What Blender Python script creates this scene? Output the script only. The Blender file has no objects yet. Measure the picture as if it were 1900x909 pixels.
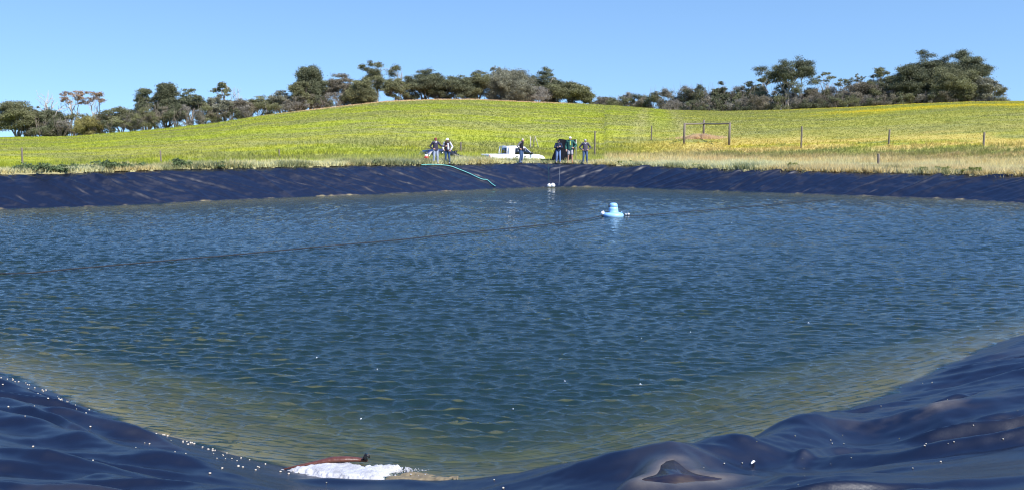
import bpy, bmesh, math, random
import numpy as np
from mathutils import Vector, Matrix, Euler

scene = bpy.context.scene
COL = scene.collection
R_ = math.radians

# ------------------------------------------------------------------ camera, sky, sun, exposure
F_PX, CX, CY, EYE = 1714.0, 950.0, 454.5, 3.3
PITCH = math.atan(196.5 / F_PX)
cam_d = bpy.data.cameras.new("camera")
cam_d.sensor_width = 36.0
cam_d.lens = 36.0 * F_PX / 1900.0
cam_d.clip_start, cam_d.clip_end = 0.1, 6000.0
cam = bpy.data.objects.new("camera", cam_d)
COL.objects.link(cam)
cam.location = (0, 0, EYE)
cam.rotation_euler = (math.pi / 2 - PITCH, 0, 0)
scene.camera = cam

SUN_AZ, SUN_EL = R_(132), R_(50)          # azimuth clockwise from +Y (away from the camera)
world = bpy.data.worlds.new("World")
scene.world = world
world.use_nodes = True
wn = world.node_tree
wn.nodes.clear()
w_out = wn.nodes.new("ShaderNodeOutputWorld")
w_bg = wn.nodes.new("ShaderNodeBackground")
w_sky = wn.nodes.new("ShaderNodeTexSky")
w_sky.sky_type = 'NISHITA'
w_sky.sun_disc = False
w_sky.sun_elevation = SUN_EL
w_sky.sun_rotation = SUN_AZ
w_sky.altitude = 100
w_sky.air_density = 1.0
w_sky.dust_density = 0.35
w_sky.ozone_density = 2.5
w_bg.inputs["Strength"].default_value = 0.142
# the clear deep-blue air of the photograph: the horizon glow is kept low, the blue saturated
w_tc = wn.nodes.new("ShaderNodeTexCoord")
w_map = wn.nodes.new("ShaderNodeMapping")
w_map.inputs["Location"].default_value = (0, 0, 0.17)
wn.links.new(w_tc.outputs["Generated"], w_map.inputs["Vector"])
w_nrm = wn.nodes.new("ShaderNodeVectorMath"); w_nrm.operation = 'NORMALIZE'
wn.links.new(w_map.outputs[0], w_nrm.inputs[0])
wn.links.new(w_nrm.outputs[0], w_sky.inputs["Vector"])
w_hs = wn.nodes.new("ShaderNodeHueSaturation")
w_hs.inputs["Saturation"].default_value = 1.12
wn.links.new(w_sky.outputs[0], w_hs.inputs["Color"])
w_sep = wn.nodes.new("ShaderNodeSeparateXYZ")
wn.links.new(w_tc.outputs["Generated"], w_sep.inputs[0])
w_rng = wn.nodes.new("ShaderNodeMapRange")                 # added bluer tint towards the unseen zenith, tuned for water and liner reflections
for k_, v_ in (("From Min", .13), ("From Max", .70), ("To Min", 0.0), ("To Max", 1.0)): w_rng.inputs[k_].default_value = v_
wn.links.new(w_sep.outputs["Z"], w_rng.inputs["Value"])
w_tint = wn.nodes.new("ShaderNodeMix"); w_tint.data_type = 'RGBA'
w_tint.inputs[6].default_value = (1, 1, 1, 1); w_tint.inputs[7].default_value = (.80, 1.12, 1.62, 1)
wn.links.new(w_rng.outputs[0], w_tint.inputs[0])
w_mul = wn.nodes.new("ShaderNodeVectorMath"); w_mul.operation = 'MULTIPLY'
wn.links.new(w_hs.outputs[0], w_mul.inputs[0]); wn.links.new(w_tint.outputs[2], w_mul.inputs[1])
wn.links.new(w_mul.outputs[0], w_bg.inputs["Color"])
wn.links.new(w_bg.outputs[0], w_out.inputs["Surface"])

sun_d = bpy.data.lights.new("sun", 'SUN')
sun_d.energy = 5.0
sun_d.angle = R_(0.5)
sun_d.color = (1.0, 0.95, 0.87)
sun = bpy.data.objects.new("sun", sun_d)
COL.objects.link(sun)
sd_dir = Vector((math.sin(SUN_AZ) * math.cos(SUN_EL), math.cos(SUN_AZ) * math.cos(SUN_EL), math.sin(SUN_EL)))
sun.rotation_euler = sd_dir.to_track_quat('Z', 'Y').to_euler()
sun.location = (40, -40, 60)

vs = scene.view_settings
vs.view_transform = 'Standard'
vs.look = 'None'
vs.exposure = 0.65
vs.gamma = 1.0
vs.use_curve_mapping = False
scene.cycles.filter_width = 1.15
scene.cycles.max_bounces = 8
scene.cycles.transparent_max_bounces = 12
scene.cycles.caustics_reflective = False
scene.cycles.caustics_refractive = False

# ------------------------------------------------------------------ pixel helpers (photo is 1900 x 909)
SP, CP = math.sin(PITCH), math.cos(PITCH)
def ray(u, v):
    a, b = (u - CX) / F_PX, (CY - v) / F_PX
    return np.array([a, CP + b * SP, -SP + b * CP])
def on_plane(u, v, z=0.0):
    d = ray(u, v); t = (z - EYE) / d[2]
    return d[0] * t, d[1] * t
def at_depth(u, v, y):
    d = ray(u, v); t = y / d[1]
    return np.array([d[0] * t, y, EYE + d[2] * t])
def q_of(u):
    return (u - CX) / F_PX * CP

# ------------------------------------------------------------------ noise
def _hash(i, j, seed):
    n = (i.astype(np.int64) * 374761393 + j.astype(np.int64) * 668265263 + seed * 974634777) & 0x7fffffff
    n = ((n ^ (n >> 13)) * 1274126177) & 0x7fffffff
    n = n ^ (n >> 16)
    return (n & 0xffff) / 65535.0
def vnoise(x, y, seed=0):
    x = np.asarray(x, float); y = np.asarray(y, float)
    i, j = np.floor(x), np.floor(y)
    fx, fy = x - i, y - j
    fx = fx * fx * fx * (fx * (fx * 6 - 15) + 10); fy = fy * fy * fy * (fy * (fy * 6 - 15) + 10)
    a, b = _hash(i, j, seed), _hash(i + 1, j, seed)
    c, d = _hash(i, j + 1, seed), _hash(i + 1, j + 1, seed)
    return (a * (1 - fx) + b * fx) * (1 - fy) + (c * (1 - fx) + d * fx) * fy
def fbm(x, y, seed=0, o=3):
    s, a, t = 0, 1.0, 0
    for k in range(o):
        s = s + a * vnoise(np.asarray(x) * 2 ** k, np.asarray(y) * 2 ** k, seed + k * 17); t += a; a *= .5
    return s / t
def sstep(a, b, x):
    t = np.clip((np.asarray(x, float) - a) / (b - a), 0, 1)
    return t * t * (3 - 2 * t)

# ------------------------------------------------------------------ mesh + tagging helpers
def tag(o, label=None, cat=None, group=None, kind=None):
    if label: o["label"] = label
    if cat: o["category"] = cat
    if group: o["group"] = group
    if kind: o["kind"] = kind
    return o
def empty(name, loc=(0, 0, 0), rz=0.0):
    o = bpy.data.objects.new(name, None)
    o.empty_display_size = 0.2
    COL.objects.link(o)
    o.location = loc
    o.rotation_euler = (0, 0, rz)
    return o
def mesh_np(name, V, Fs, mat, parent=None, smooth=False, attrs=None, loc=None):
    """V (n,3); Fs = list of int arrays (m,3) or (m,4)."""
    V = np.ascontiguousarray(V, dtype=np.float32)
    if not isinstance(Fs, (list, tuple)): Fs = [Fs]
    Fs = [np.asarray(f, dtype=np.int32) for f in Fs if len(f)]
    me = bpy.data.meshes.new(name)
    me.vertices.add(len(V)); me.vertices.foreach_set("co", V.ravel())
    nl = sum(f.size for f in Fs); nf = sum(len(f) for f in Fs)
    me.loops.add(nl); me.polygons.add(nf)
    me.loops.foreach_set("vertex_index", np.concatenate([f.ravel() for f in Fs]))
    tot = np.concatenate([np.full(len(f), f.shape[1], np.int32) for f in Fs])
    st = np.concatenate([[0], np.cumsum(tot)[:-1]]).astype(np.int32)
    me.polygons.foreach_set("loop_start", st)
    me.polygons.foreach_set("loop_total", tot)
    if smooth: me.polygons.foreach_set("use_smooth", np.ones(nf, bool))
    me.update(calc_edges=True)
    me.validate()
    for k, a in (attrs or {}).items():
        a = np.asarray(a, np.float32)
        if a.ndim == 2:
            at = me.attributes.new(k, 'FLOAT_COLOR', 'POINT')
            at.data.foreach_set("color", np.c_[a, np.ones(len(a), np.float32)].astype(np.float32).ravel())
        else:
            at = me.attributes.new(k, 'FLOAT', 'POINT')
            at.data.foreach_set("value", a)
    o = bpy.data.objects.new(name, me)
    COL.objects.link(o)
    if mat: me.materials.append(mat)
    if parent: o.parent = parent
    if loc is not None: o.location = loc
    return o
class MB:
    """collects closed shapes, builds ONE mesh object"""
    def __init__(s): s.v = []; s.f3 = []; s.f4 = []; s.n = 0
    def add(s, V, quads=(), tris=()):
        V = np.asarray(V, float)
        s.v.append(V)
        if len(quads): s.f4.append(np.asarray(quads) + s.n)
        if len(tris): s.f3.append(np.asarray(tris) + s.n)
        s.n += len(V)
    def loft(s, rings, cap=True, closed=True):
        rings = [np.asarray(r, float) for r in rings]
        m, k = len(rings), len(rings[0])
        V = np.concatenate(rings); q = []
        for i in range(m - 1):
            for j in range(k if closed else k - 1):
                a, b = i * k + j, i * k + (j + 1) % k
                q.append((a, b, b + k, a + k))
        t = []
        if cap:
            for base, c in ((0, rings[0].mean(0)), ((m - 1) * k, rings[-1].mean(0))):
                V = np.vstack([V, c]); ci = len(V) - 1
                for j in range(k):
                    a, b = base + j, base + (j + 1) % k
                    t.append((ci, b, a) if base == 0 else (ci, a, b))
        s.add(V, q, t)
    def tube(s, pts, rad, seg=6, squash=None):
        pts = np.asarray(pts, float)
        rad = np.broadcast_to(np.asarray(rad, float), (len(pts),))
        T = np.gradient(pts, axis=0); T /= np.linalg.norm(T, axis=1)[:, None] + 1e-9
        ref = np.array([0, 0, 1.0]) if abs(T[0][2]) < .9 else np.array([0, 1.0, 0])
        rings = []
        A = np.cross(T[0], ref); A /= np.linalg.norm(A)
        for i in range(len(pts)):
            A = A - T[i] * (A @ T[i]); A /= np.linalg.norm(A) + 1e-9
            B = np.cross(T[i], A)
            a = np.arange(seg) / seg * 2 * math.pi
            off = (np.cos(a)[:, None] * A + np.sin(a)[:, None] * B) * rad[i]
            if squash is not None: off = off * np.asarray(squash)
            rings.append(pts[i] + off)
        s.loft(rings)
    def capsule(s, p, q, r1, r2, seg=12, sq=(1, 1, 1)):
        p, q = np.asarray(p, float), np.asarray(q, float)
        L = np.linalg.norm(q - p) + 1e-6; ax = (q - p) / L
        P, Rr = [], []
        for a in (-1.45, -.9, -.4): P.append(p + ax * math.sin(a) * r1); Rr.append(math.cos(a) * r1)
        P.append(p); Rr.append(r1); P.append(q); Rr.append(r2)
        for a in (.4, .9, 1.45): P.append(q + ax * math.sin(a) * r2); Rr.append(math.cos(a) * r2)
        s.tube(P, Rr, seg, sq)
    def ball(s, c, r, seg=14, rows=9):
        r = np.broadcast_to(np.asarray(r, float), (3,)); rings = []
        for i in range(rows):
            t = -math.pi / 2 + math.pi * (i + .5) / rows
            a = np.arange(seg) / seg * 2 * math.pi
            rings.append(np.c_[np.cos(a) * math.cos(t), np.sin(a) * math.cos(t), np.full(seg, math.sin(t))] * r + np.asarray(c, float))
        s.loft(rings)
    def box(s, c, h, rot=None):
        c, h = np.asarray(c, float), np.asarray(h, float)
        V = np.array([[x, y, z] for z in (-1, 1) for y in (-1, 1) for x in (-1, 1)], float) * h
        if rot is not None: V = V @ np.array(Euler(rot).to_matrix()).T
        s.add(V + c, [(0, 2, 3, 1), (4, 5, 7, 6), (0, 1, 5, 4), (2, 6, 7, 3), (0, 4, 6, 2), (1, 3, 7, 5)])
    def build(s, name, mat, parent=None, smooth=False, attrs=None, loc=None, bevel=0):
        Fs = []
        if s.f4: Fs.append(np.concatenate(s.f4))
        if s.f3: Fs.append(np.concatenate(s.f3))
        o = mesh_np(name, np.concatenate(s.v), Fs, mat, parent, smooth, attrs, loc)
        if bevel:
            m = o.modifiers.new("bevel", 'BEVEL'); m.width = bevel; m.segments = 2; m.limit_method = 'ANGLE'
        return o

# ------------------------------------------------------------------ materials
def new_mat(name):
    m = bpy.data.materials.new(name); m.use_nodes = True
    nt = m.node_tree; nt.nodes.clear()
    out = nt.nodes.new("ShaderNodeOutputMaterial")
    return m, nt, out
def N(nt, t, **kw):
    n = nt.nodes.new(t)
    for k, v in kw.items():
        if k in n.inputs: n.inputs[k].default_value = v
        else: setattr(n, k, v)
    return n
def simple(name, col, rough=.6, var=.15, nscale=8.0, metallic=0.0, spec=.5, bump=0.0, coat=0.0):
    """principled with a soft procedural colour variation"""
    m, nt, out = new_mat(name)
    p = N(nt, "ShaderNodeBsdfPrincipled", Roughness=rough, Metallic=metallic)
    p.inputs["Specular IOR Level"].default_value = spec
    p.inputs["Coat Weight"].default_value = coat
    tc = N(nt, "ShaderNodeTexCoord")
    nz = N(nt, "ShaderNodeTexNoise", Scale=nscale, Detail=4.0)
    nt.links.new(tc.outputs["Object"], nz.inputs["Vector"])
    rp = N(nt, "ShaderNodeMapRange"); rp.inputs["To Min"].default_value = 1 - var; rp.inputs["To Max"].default_value = 1 + var
    nt.links.new(nz.outputs["Fac"], rp.inputs["Value"])
    mx = N(nt, "ShaderNodeVectorMath", operation='SCALE'); mx.inputs[0].default_value = col[:3]
    nt.links.new(rp.outputs[0], mx.inputs["Scale"])
    nt.links.new(mx.outputs[0], p.inputs["Base Color"])
    if bump:
        b = N(nt, "ShaderNodeBump", Strength=bump, Distance=.02)
        nt.links.new(nz.outputs["Fac"], b.inputs["Height"]); nt.links.new(b.outputs[0], p.inputs["Normal"])
    nt.links.new(p.outputs[0], out.inputs["Surface"])
    return m
def attr_mat(name, rough=.8, trans=0.0, nscale=0.0, namt=.25, spec=.2):
    m, nt, out = new_mat(name)
    at = N(nt, "ShaderNodeAttribute", attribute_name="col")
    colsock = at.outputs["Color"]
    if nscale:
        tc = N(nt, "ShaderNodeTexCoord")
        nz = N(nt, "ShaderNodeTexNoise", Scale=nscale, Detail=6.0, Roughness=.7)
        nt.links.new(tc.outputs["Object"], nz.inputs["Vector"])
        rp = N(nt, "ShaderNodeMapRange"); rp.inputs["From Min"].default_value = .25; rp.inputs["From Max"].default_value = .75
        rp.inputs["To Min"].default_value = 1 - namt; rp.inputs["To Max"].default_value = 1 + namt
        nt.links.new(nz.outputs["Fac"], rp.inputs["Value"])
        mx = N(nt, "ShaderNodeVectorMath", operation='SCALE')
        nt.links.new(colsock, mx.inputs[0]); nt.links.new(rp.outputs[0], mx.inputs["Scale"]); colsock = mx.outputs[0]
    p = N(nt, "ShaderNodeBsdfPrincipled", Roughness=rough)
    p.inputs["Specular IOR Level"].default_value = spec
    nt.links.new(colsock, p.inputs["Base Color"])
    if trans:
        tr = N(nt, "ShaderNodeBsdfTranslucent"); nt.links.new(colsock, tr.inputs["Color"])
        ms = N(nt, "ShaderNodeMixShader", Fac=trans)
        nt.links.new(p.outputs[0], ms.inputs[1]); nt.links.new(tr.outputs[0], ms.inputs[2])
        nt.links.new(ms.outputs[0], out.inputs["Surface"])
    else:
        nt.links.new(p.outputs[0], out.inputs["Surface"])
    return m

M_GROUND = attr_mat("meadow_soil", rough=.95, nscale=.9, namt=.22, spec=.05)
M_GRASS = attr_mat("grass_blades", rough=.75, trans=.5, spec=.12)
M_LEAF = attr_mat("eucalypt_leaves", rough=.6, trans=.2, spec=.25)
M_BARK = simple("grey_bark", (.20, .165, .13), .85, .35, 3.0)
M_PALE_BARK = simple("pale_bark", (.42, .37, .31), .8, .3, 3.0)
M_POST = simple("weathered_timber", (.16, .13, .10), .85, .35, 12.0)
M_WHITE_PAINT = simple("white_car_paint", (.80, .81, .82), .25, .04, 2.0, coat=.4)
M_BLUE_PAINT = simple("dark_blue_car_paint", (.012, .024, .085), .42, .1, 2.0, coat=.1)
M_BLACK_TRIM = simple("black_trim", (.015, .015, .017), .5, .2, 8.0)
M_TYRE = simple("tyre_rubber", (.02, .02, .02), .85, .2, 14.0)
M_RIM = simple("wheel_rim_alloy", (.45, .45, .47), .35, .1, 6.0, metallic=.8)
M_GLASS = simple("vehicle_glass", (.010, .014, .016), .08, .2, 2.0, spec=.7)
M_RED = simple("red_plastic", (.50, .03, .025), .4, .1, 8.0)
M_WHITE_PLASTIC = simple("white_plastic", (.82, .81, .78), .4, .05, 6.0)
M_STEEL = simple("galvanised_steel", (.45, .46, .47), .45, .2, 6.0, metallic=.6)
M_PUMP = simple("light_blue_plastic", (.27, .50, .72), .42, .1, 5.0)
M_BLACK_ROPE = simple("black_rope", (.012, .014, .017), .8, .3, 20.0)
M_TEAL = simple("teal_hose", (.14, .45, .40), .5, .1, 5.0)
M_GREY_ROPE = simple("grey_rope", (.22, .24, .27), .8, .2, 20.0)
M_STONE = simple("pale_stone", (.46, .41, .33), .8, .25, 40.0)
M_SKIN = simple("skin", (.48, .27, .19), .55, .12, 20.0)

# ------------------------------------------------------------------ pond outline (waterline at z = 0), counter-clockwise
FAR_PX = [(1900, 377), (1800, 371), (1650, 365), (1450, 358), (1250, 351), (1150, 347.5), (1030, 346.5),
          (920, 350), (800, 356), (600, 364), (400, 372), (200, 382), (0, 388)]
far_xy = [on_plane(u, v) for u, v in FAR_PX]
ctrl = [on_plane(0, 690), on_plane(130, 750), on_plane(330, 812), on_plane(500, 868), on_plane(620, 890)]
ctrl += [(0.6, 8.75), (2.3, 9.5), on_plane(1560, 768), on_plane(1640, 735), on_plane(1760, 676), on_plane(1900, 620)]
ctrl += [(13.6, 19.5), (24.0, 28.0), (31.5, 35.0), (32.5, 40.0)]
ctrl += far_xy
ctrl += [(-31.0, 38.5), (-33.0, 35.0), (-30.0, 30.5), (-20.0, 22.5)]
ctrl = np.array(ctrl)
def catmull(P, n=14):
    out = []
    m = len(P)
    for i in range(m):
        p0, p1, p2, p3 = P[i - 1], P[i], P[(i + 1) % m], P[(i + 2) % m]
        for t in np.arange(n) / n:
            out.append(.5 * ((2 * p1) + (-p0 + p2) * t + (2 * p0 - 5 * p1 + 4 * p2 - p3) * t * t + (-p0 + 3 * p1 - 3 * p2 + p3) * t ** 3))
    return np.array(out)
def resample(P, step):
    Q = np.vstack([P, P[:1]]); L = np.r_[0, np.cumsum(np.linalg.norm(np.diff(Q, axis=0), axis=1))]
    n = int(L[-1] / step); t = np.arange(n) / n * L[-1]
    return np.c_[np.interp(t, L, Q[:, 0]), np.interp(t, L, Q[:, 1])], L[-1]
POLY = catmull(ctrl)
POLY, PER = resample(POLY, .5)
for _ in range(4): POLY = .5 * POLY + .25 * (np.roll(POLY, 1, 0) + np.roll(POLY, -1, 0))
NP_ = len(POLY)
SEG_A, SEG_B = POLY, np.roll(POLY, -1, 0)
SEG_D = SEG_B - SEG_A; SEG_L2 = (SEG_D ** 2).sum(1)
SEG_S = np.r_[0, np.cumsum(np.sqrt(SEG_L2))[:-1]]
PER = SEG_S[-1] + math.sqrt(SEG_L2[-1])
def sd_s(x, y):
    """signed distance to the waterline (positive on land) and position along it"""
    x = np.atleast_1d(np.asarray(x, float)).ravel(); y = np.atleast_1d(np.asarray(y, float)).ravel()
    D = np.empty(len(x)); S = np.empty(len(x))
    for a in range(0, len(x), 20000):
        px, py = x[a:a + 20000, None], y[a:a + 20000, None]
        t = np.clip(((px - SEG_A[:, 0]) * SEG_D[:, 0] + (py - SEG_A[:, 1]) * SEG_D[:, 1]) / SEG_L2, 0, 1)
        dx, dy = px - SEG_A[:, 0] - t * SEG_D[:, 0], py - SEG_A[:, 1] - t * SEG_D[:, 1]
        d2 = dx * dx + dy * dy
        i = d2.argmin(1); r = np.arange(len(i))
        cr = SEG_D[i, 0] * dy[r, i] - SEG_D[i, 1] * dx[r, i]
        D[a:a + 20000] = np.sqrt(d2[r, i]) * np.where(cr > 0, -1, 1)
        S[a:a + 20000] = SEG_S[i] + t[r, i] * np.sqrt(SEG_L2[i])
    return D, S

# bank height above the water, and slope
HB_Q = np.array([q_of(u) for u in (-300, 0, 200, 400, 600, 760, 860, 960, 1040, 1150, 1300, 1500, 1700, 1900, 2300)])
HB_Z = np.array([1.55, 1.55, 1.60, 1.62, 1.63, 1.63, 1.58, 1.58, 1.55, 1.42, 1.30, 1.27, 1.27, 1.30, 1.3])
NEAR_HB, NEAR_SL, FAR_SL = 1.34, .30, .55
def near_w(x, y):
    return 1 - sstep(17, 26, np.hypot(x, y))
def bank_h(x, y):
    q = np.asarray(x) / np.maximum(np.asarray(y), 8.0)
    far = np.interp(q, HB_Q, HB_Z)
    w = near_w(x, y)
    return far * (1 - w) + NEAR_HB * w
def slope_(x, y):
    w = near_w(x, y)
    return FAR_SL * (1 - w) + NEAR_SL * w

def depth_(x, y, d):
    """water depth: a gentle shelf in the near corner, steeper elsewhere"""
    e = np.maximum(-np.asarray(d, float), 0); w = near_w(x, y)
    return np.minimum(w * (.29 * e) + (1 - w) * .35 * e, 3.4)
# folds of the liner -------------------------------------------------
rs = np.random.RandomState(7)
FOLDS = []
s_ = 0.0
while s_ < PER:
    FOLDS.append((s_, rs.uniform(.5, 1.5), rs.uniform(.03, .11) * (1 if rs.rand() < .8 else -1), rs.uniform(.09, .24), rs.uniform(-.5, .5), rs.uniform(.3, 1.0)))
    s_ += rs.uniform(.7, 2.6)
for i_ in range(280):                                     # smaller, sharper creases
    FOLDS.append((rs.rand() * PER, rs.uniform(.4, 1.8), rs.uniform(.03, .075) * (1 if rs.rand() < .6 else -1), rs.uniform(.09, .16), rs.uniform(-.3, .3), rs.uniform(.3, 1.0)))
S_BIG = sd_s(*on_plane(1555, 345, .6))[1][0]               # one crease here came out too proud
FOLDS = [(f[0], f[1], f[2] * (.35 if abs(f[0] - S_BIG) < 3.5 else 1), *f[3:]) for f in FOLDS]
STREAK = [(rs.rand() * PER, rs.uniform(.6, 2.6), rs.uniform(.25, 2.4), rs.uniform(.12, .5), rs.uniform(.02, .05)) for _ in range(50)]
def fold_streak(s, d):
    """short pale streaks slanting along the creases"""
    out = np.zeros_like(s); k = np.where(s < S_CORNER, -1.0, 1.0)
    for s0, sk, d0, ln, wd in STREAK:
        m = np.abs(s - s0) < 2.0
        a = d[m] - d0; c = s[m] - s0 - k[m] * sk * a
        out[m] = np.maximum(out[m], .34 * np.exp(-(c / (wd * 1.2)) ** 2 - (a / ln) ** 2 * 3))
    return out
S_CORNER = sd_s(*far_xy[6])[1][0]
def far_folds(s, d):
    z = .10 * (fbm(s * .45, d * .5 + 3, 11) - .5) + .05 * (fbm(s * 1.6, d * 1.3, 12) - .5)
    k = np.where(s < S_CORNER, -1.0, 1.0)
    for (s0, sk, amp, wd, bend, reach) in FOLDS:
        right = s0 < S_CORNER
        c = s0 + k * sk * (d - 1.5) + bend * np.sin(d * 1.3 + s0)
        a = amp * ((1.3 if wd < .16 else 2.2) if right else (1.2 if wd < .16 else 2.2)) * sstep(-.4, .4, d) * (1 - sstep(2.4, 3.2, d)) * (.35 + .65 * sstep(reach - .6, reach + .4, d / 2.6))
        dd = np.abs(s - c)
        m = dd < wd * 4
        z = np.where(m, z + a * np.exp(-(dd / wd) ** 1.5), z)
    z = z + .035 * (fbm(s * 4.2 + d, d * 4.0, 14) - .5)
    return np.tanh(z / .22) * .22
def seg_ridge(x, y, pts, amp, wd):
    """height of a rounded ridge along a polyline"""
    best = np.full(np.shape(x), 1e9); A = np.zeros(np.shape(x))
    pts = np.asarray(pts, float)
    for i in range(len(pts) - 1):
        a, b = pts[i], pts[i + 1]
        e = b - a
        t = np.clip(((x - a[0]) * e[0] + (y - a[1]) * e[1]) / (e @ e), 0, 1)
        dx, dy = x - a[0] - t * e[0], y - a[1] - t * e[1]
        dist = np.hypot(dx, dy)
        am = (amp[i] * (1 - t) + amp[i + 1] * t)
        up = dist < best
        best = np.where(up, dist, best); A = np.where(up, am, A)
    return A * np.exp(-(best / wd) ** 2)
def near_folds(x, y, d):
    # long soft folds that run across the view
    wx = x + .5 * fbm(x * .4, y * .4, 21)
    wy = y + .9 * (fbm(x * .22 + 5, y * .5, 22) - .5) * 2 + .12 * x * np.sign(x)* .8
    n1 = 1 - np.sqrt((fbm(wx * .16, wy * .95, 23, 2) * 2 - 1) ** 2 + .012)
    n2 = 1 - np.sqrt((fbm(wx * .30 + 9, wy * 1.9, 24, 2) * 2 - 1) ** 2 + .02)
    z = .13 * (n1 ** 2.2 - .45) + .10 * (n2 ** 2.5 - .4) + .05 * (fbm(x * 1.6 + wx, y * 4.0, 25) - .5) + .035 * (1 - np.sqrt((fbm(wx * .7 + 3, wy * 4.2, 26, 2) * 2 - 1) ** 2 + .02) - .6)
    z = z * sstep(-.3, .7, d)
    calm_ = np.exp(-((x + 1.1) / 1.25) ** 2) * (1 - sstep(1.2, 3.0, d))      # flat where the foam has gathered
    return z * (1 - calm_) - .10 * calm_ * sstep(.0, .6, d)
# crest of the big fold that hides the water's edge: (photo u, v, distance); heights follow from the geometry
CREST_FOLD = [(760, 892, 8.3), (860, 889, 8.2), (960, 880, 8.0), (1100, 849, 7.85), (1240, 817, 7.7), (1350, 807, 8.0), (1480, 779, 8.9), (1540, 771, 9.8)]
RIDGES = [
    # polyline (x, y), amplitudes, width
    ([(1.45, 7.55), (2.1, 6.7), (3.0, 6.0), (4.4, 5.6)], [.02, .13, .05, .0], .34),
    ([(3.3, 9.2), (4.2, 9.0), (5.4, 9.1), (7.2, 9.3)], [.02, .24, .18, .10], .34),
    ([(2.7, 7.9), (3.6, 7.5), (4.6, 7.3), (5.8, 7.4)], [.02, .16, .14, .05], .28),
    ([(5.0, 10.6), (6.4, 10.9), (8.2, 11.6)], [.03, .16, .12], .30),
    ([(-5.2, 9.0), (-4.0, 8.35), (-2.9, 7.9), (-2.0, 7.75)], [.10, .20, .14, .02], .22),
    ([(-6.4, 10.3), (-5.4, 9.7), (-4.3, 9.3), (-3.4, 9.15)], [.06, .18, .12, .02], .19),
    ([(-7.4, 11.9), (-6.3, 11.2), (-5.3, 10.9)], [.06, .15, .02], .18),
    ([(-4.6, 7.4), (-3.6, 7.0), (-2.6, 6.95)], [.10, .18, .05], .18),
    ([(-3.0, 6.5), (-2.0, 6.2), (-0.8, 6.15)], [.12, .18, .05], .20),
]
CREASES = []
rc_ = np.random.RandomState(29)
for i_ in range(90):
    x0_, y0_ = rc_.uniform(-8, 9), rc_.uniform(4.2, 13.5)
    if abs(x0_) > y0_ * .72 or (abs(x0_ - 1.3) < 1.2 and y0_ > 6.2): continue
    L_ = rc_.uniform(1.0, 3.2); a_ = (-.38 if x0_ < 0 else .10) + rc_.normal(0, .20); b_ = rc_.normal(0, .18)
    P_ = [(x0_ + L_ * (t - .5) * math.cos(a_), y0_ + L_ * (t - .5) * math.sin(a_) + b_ * (t - .5) ** 2 * 4) for t in (0, .25, .5, .75, 1)]
    h_ = rc_.uniform(.03, .085)
    CREASES.append((P_, [0, h_ * .8, h_, h_ * .7, 0], rc_.uniform(.045, .11)))
PUDDLE_PX = [(1187, 889), (1200, 884), (1217, 879), (1224, 870), (1226, 862), (1237, 854), (1250, 852), (1262, 860), (1274, 870), (1292, 878), (1318, 883), (1345, 887), (1325, 891), (1290, 892), (1255, 896), (1215, 893)]
PUD_Z = .70
PUD = np.array([on_plane(u, v, PUD_Z) for u, v in PUDDLE_PX])
def poly_sd(x, y, P):
    A_, B_ = P, np.roll(P, -1, 0); e = B_ - A_
    px, py = x[:, None], y[:, None]
    t = np.clip(((px - A_[:, 0]) * e[:, 0] + (py - A_[:, 1]) * e[:, 1]) / (e ** 2).sum(1), 0, 1)
    dist = np.hypot(px - A_[:, 0] - t * e[:, 0], py - A_[:, 1] - t * e[:, 1]).min(1)
    c = ((A_[:, 1] > py) != (B_[:, 1] > py)) & (px < (B_[:, 0] - A_[:, 0]) * (py - A_[:, 1]) / (B_[:, 1] - A_[:, 1] + 1e-12) + A_[:, 0])
    return np.where(c.sum(1) % 2 == 1, -dist, dist)
def liner_z(x, y, d, s):
    x, y, d, s = [np.atleast_1d(np.asarray(a, float)) for a in (x, y, d, s)]
    hb, sl = bank_h(x, y), slope_(x, y)
    base = np.where(d < 0, -depth_(x, y, d), d * sl)
    k = .16                                              # soft lip
    lip = -np.logaddexp(-base / k, -hb / k) * k
    z = np.where(d > 0, lip, base)
    w = near_w(x, y)
    nf = np.zeros_like(z); m = w > 0
    if m.any():
        xm, ym, dm = x[m], y[m], d[m]
        f = near_folds(xm, ym, dm)
        for pts, amp, wd in RIDGES: f = f + (1.0 if wd > .4 else .7) * seg_ridge(xm, ym, pts, amp, wd) * sstep(-.1, .5, dm)
        for pts, amp, wd in CREASES:                     # long thin creases of the taut sheet
            pc = np.asarray(pts); mk = (xm > pc[:, 0].min() - .5) & (xm < pc[:, 0].max() + .5) & (ym > pc[:, 1].min() - .5) & (ym < pc[:, 1].max() + .5)
            if mk.any(): f[mk] += seg_ridge(xm[mk], ym[mk], pts, amp, wd) * sstep(.0, .5, dm[mk])
        f = f * (1 - .75 * sstep(2.0, 3.2, xm) * (1 - sstep(6.4, 7.4, ym)))
        zz = z[m] + f * w[m]
        r = np.hypot(xm - PUD[:, 0].mean(), ym - PUD[:, 1].mean()) < 2.0
        if r.any():
            sd = poly_sd(xm[r], ym[r], PUD)
            wgt = 1 - sstep(.0, .32, sd)
            tz = PUD_Z + np.where(sd < 0, np.maximum(sd * .8, -.05), sd * .22)
            q = zz[r]; zz[r] = q * (1 - wgt) + tz * wgt
        z[m] = zz
    m = w < 1
    if m.any(): z[m] = z[m] + far_folds(s[m], d[m]) * (1 - w[m]) * sstep(-.5, .2, d[m])
    return z
def _fit_crest():
    P = np.array([at_depth(u, v, y) for u, v, y in CREST_FOLD])
    d, s = sd_s(P[:, 0], P[:, 1])
    z = liner_z(P[:, 0], P[:, 1], d, s)
    amp = np.maximum(P[:, 2] - z, 0)
    RIDGES.append(([tuple(p[:2]) for p in P], list(amp / np.maximum(sstep(-.1, .5, d), .2)), .42))
def liner_at(x, y):
    d, s = sd_s(x, y)
    return liner_z(x, y, d, s)

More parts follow.
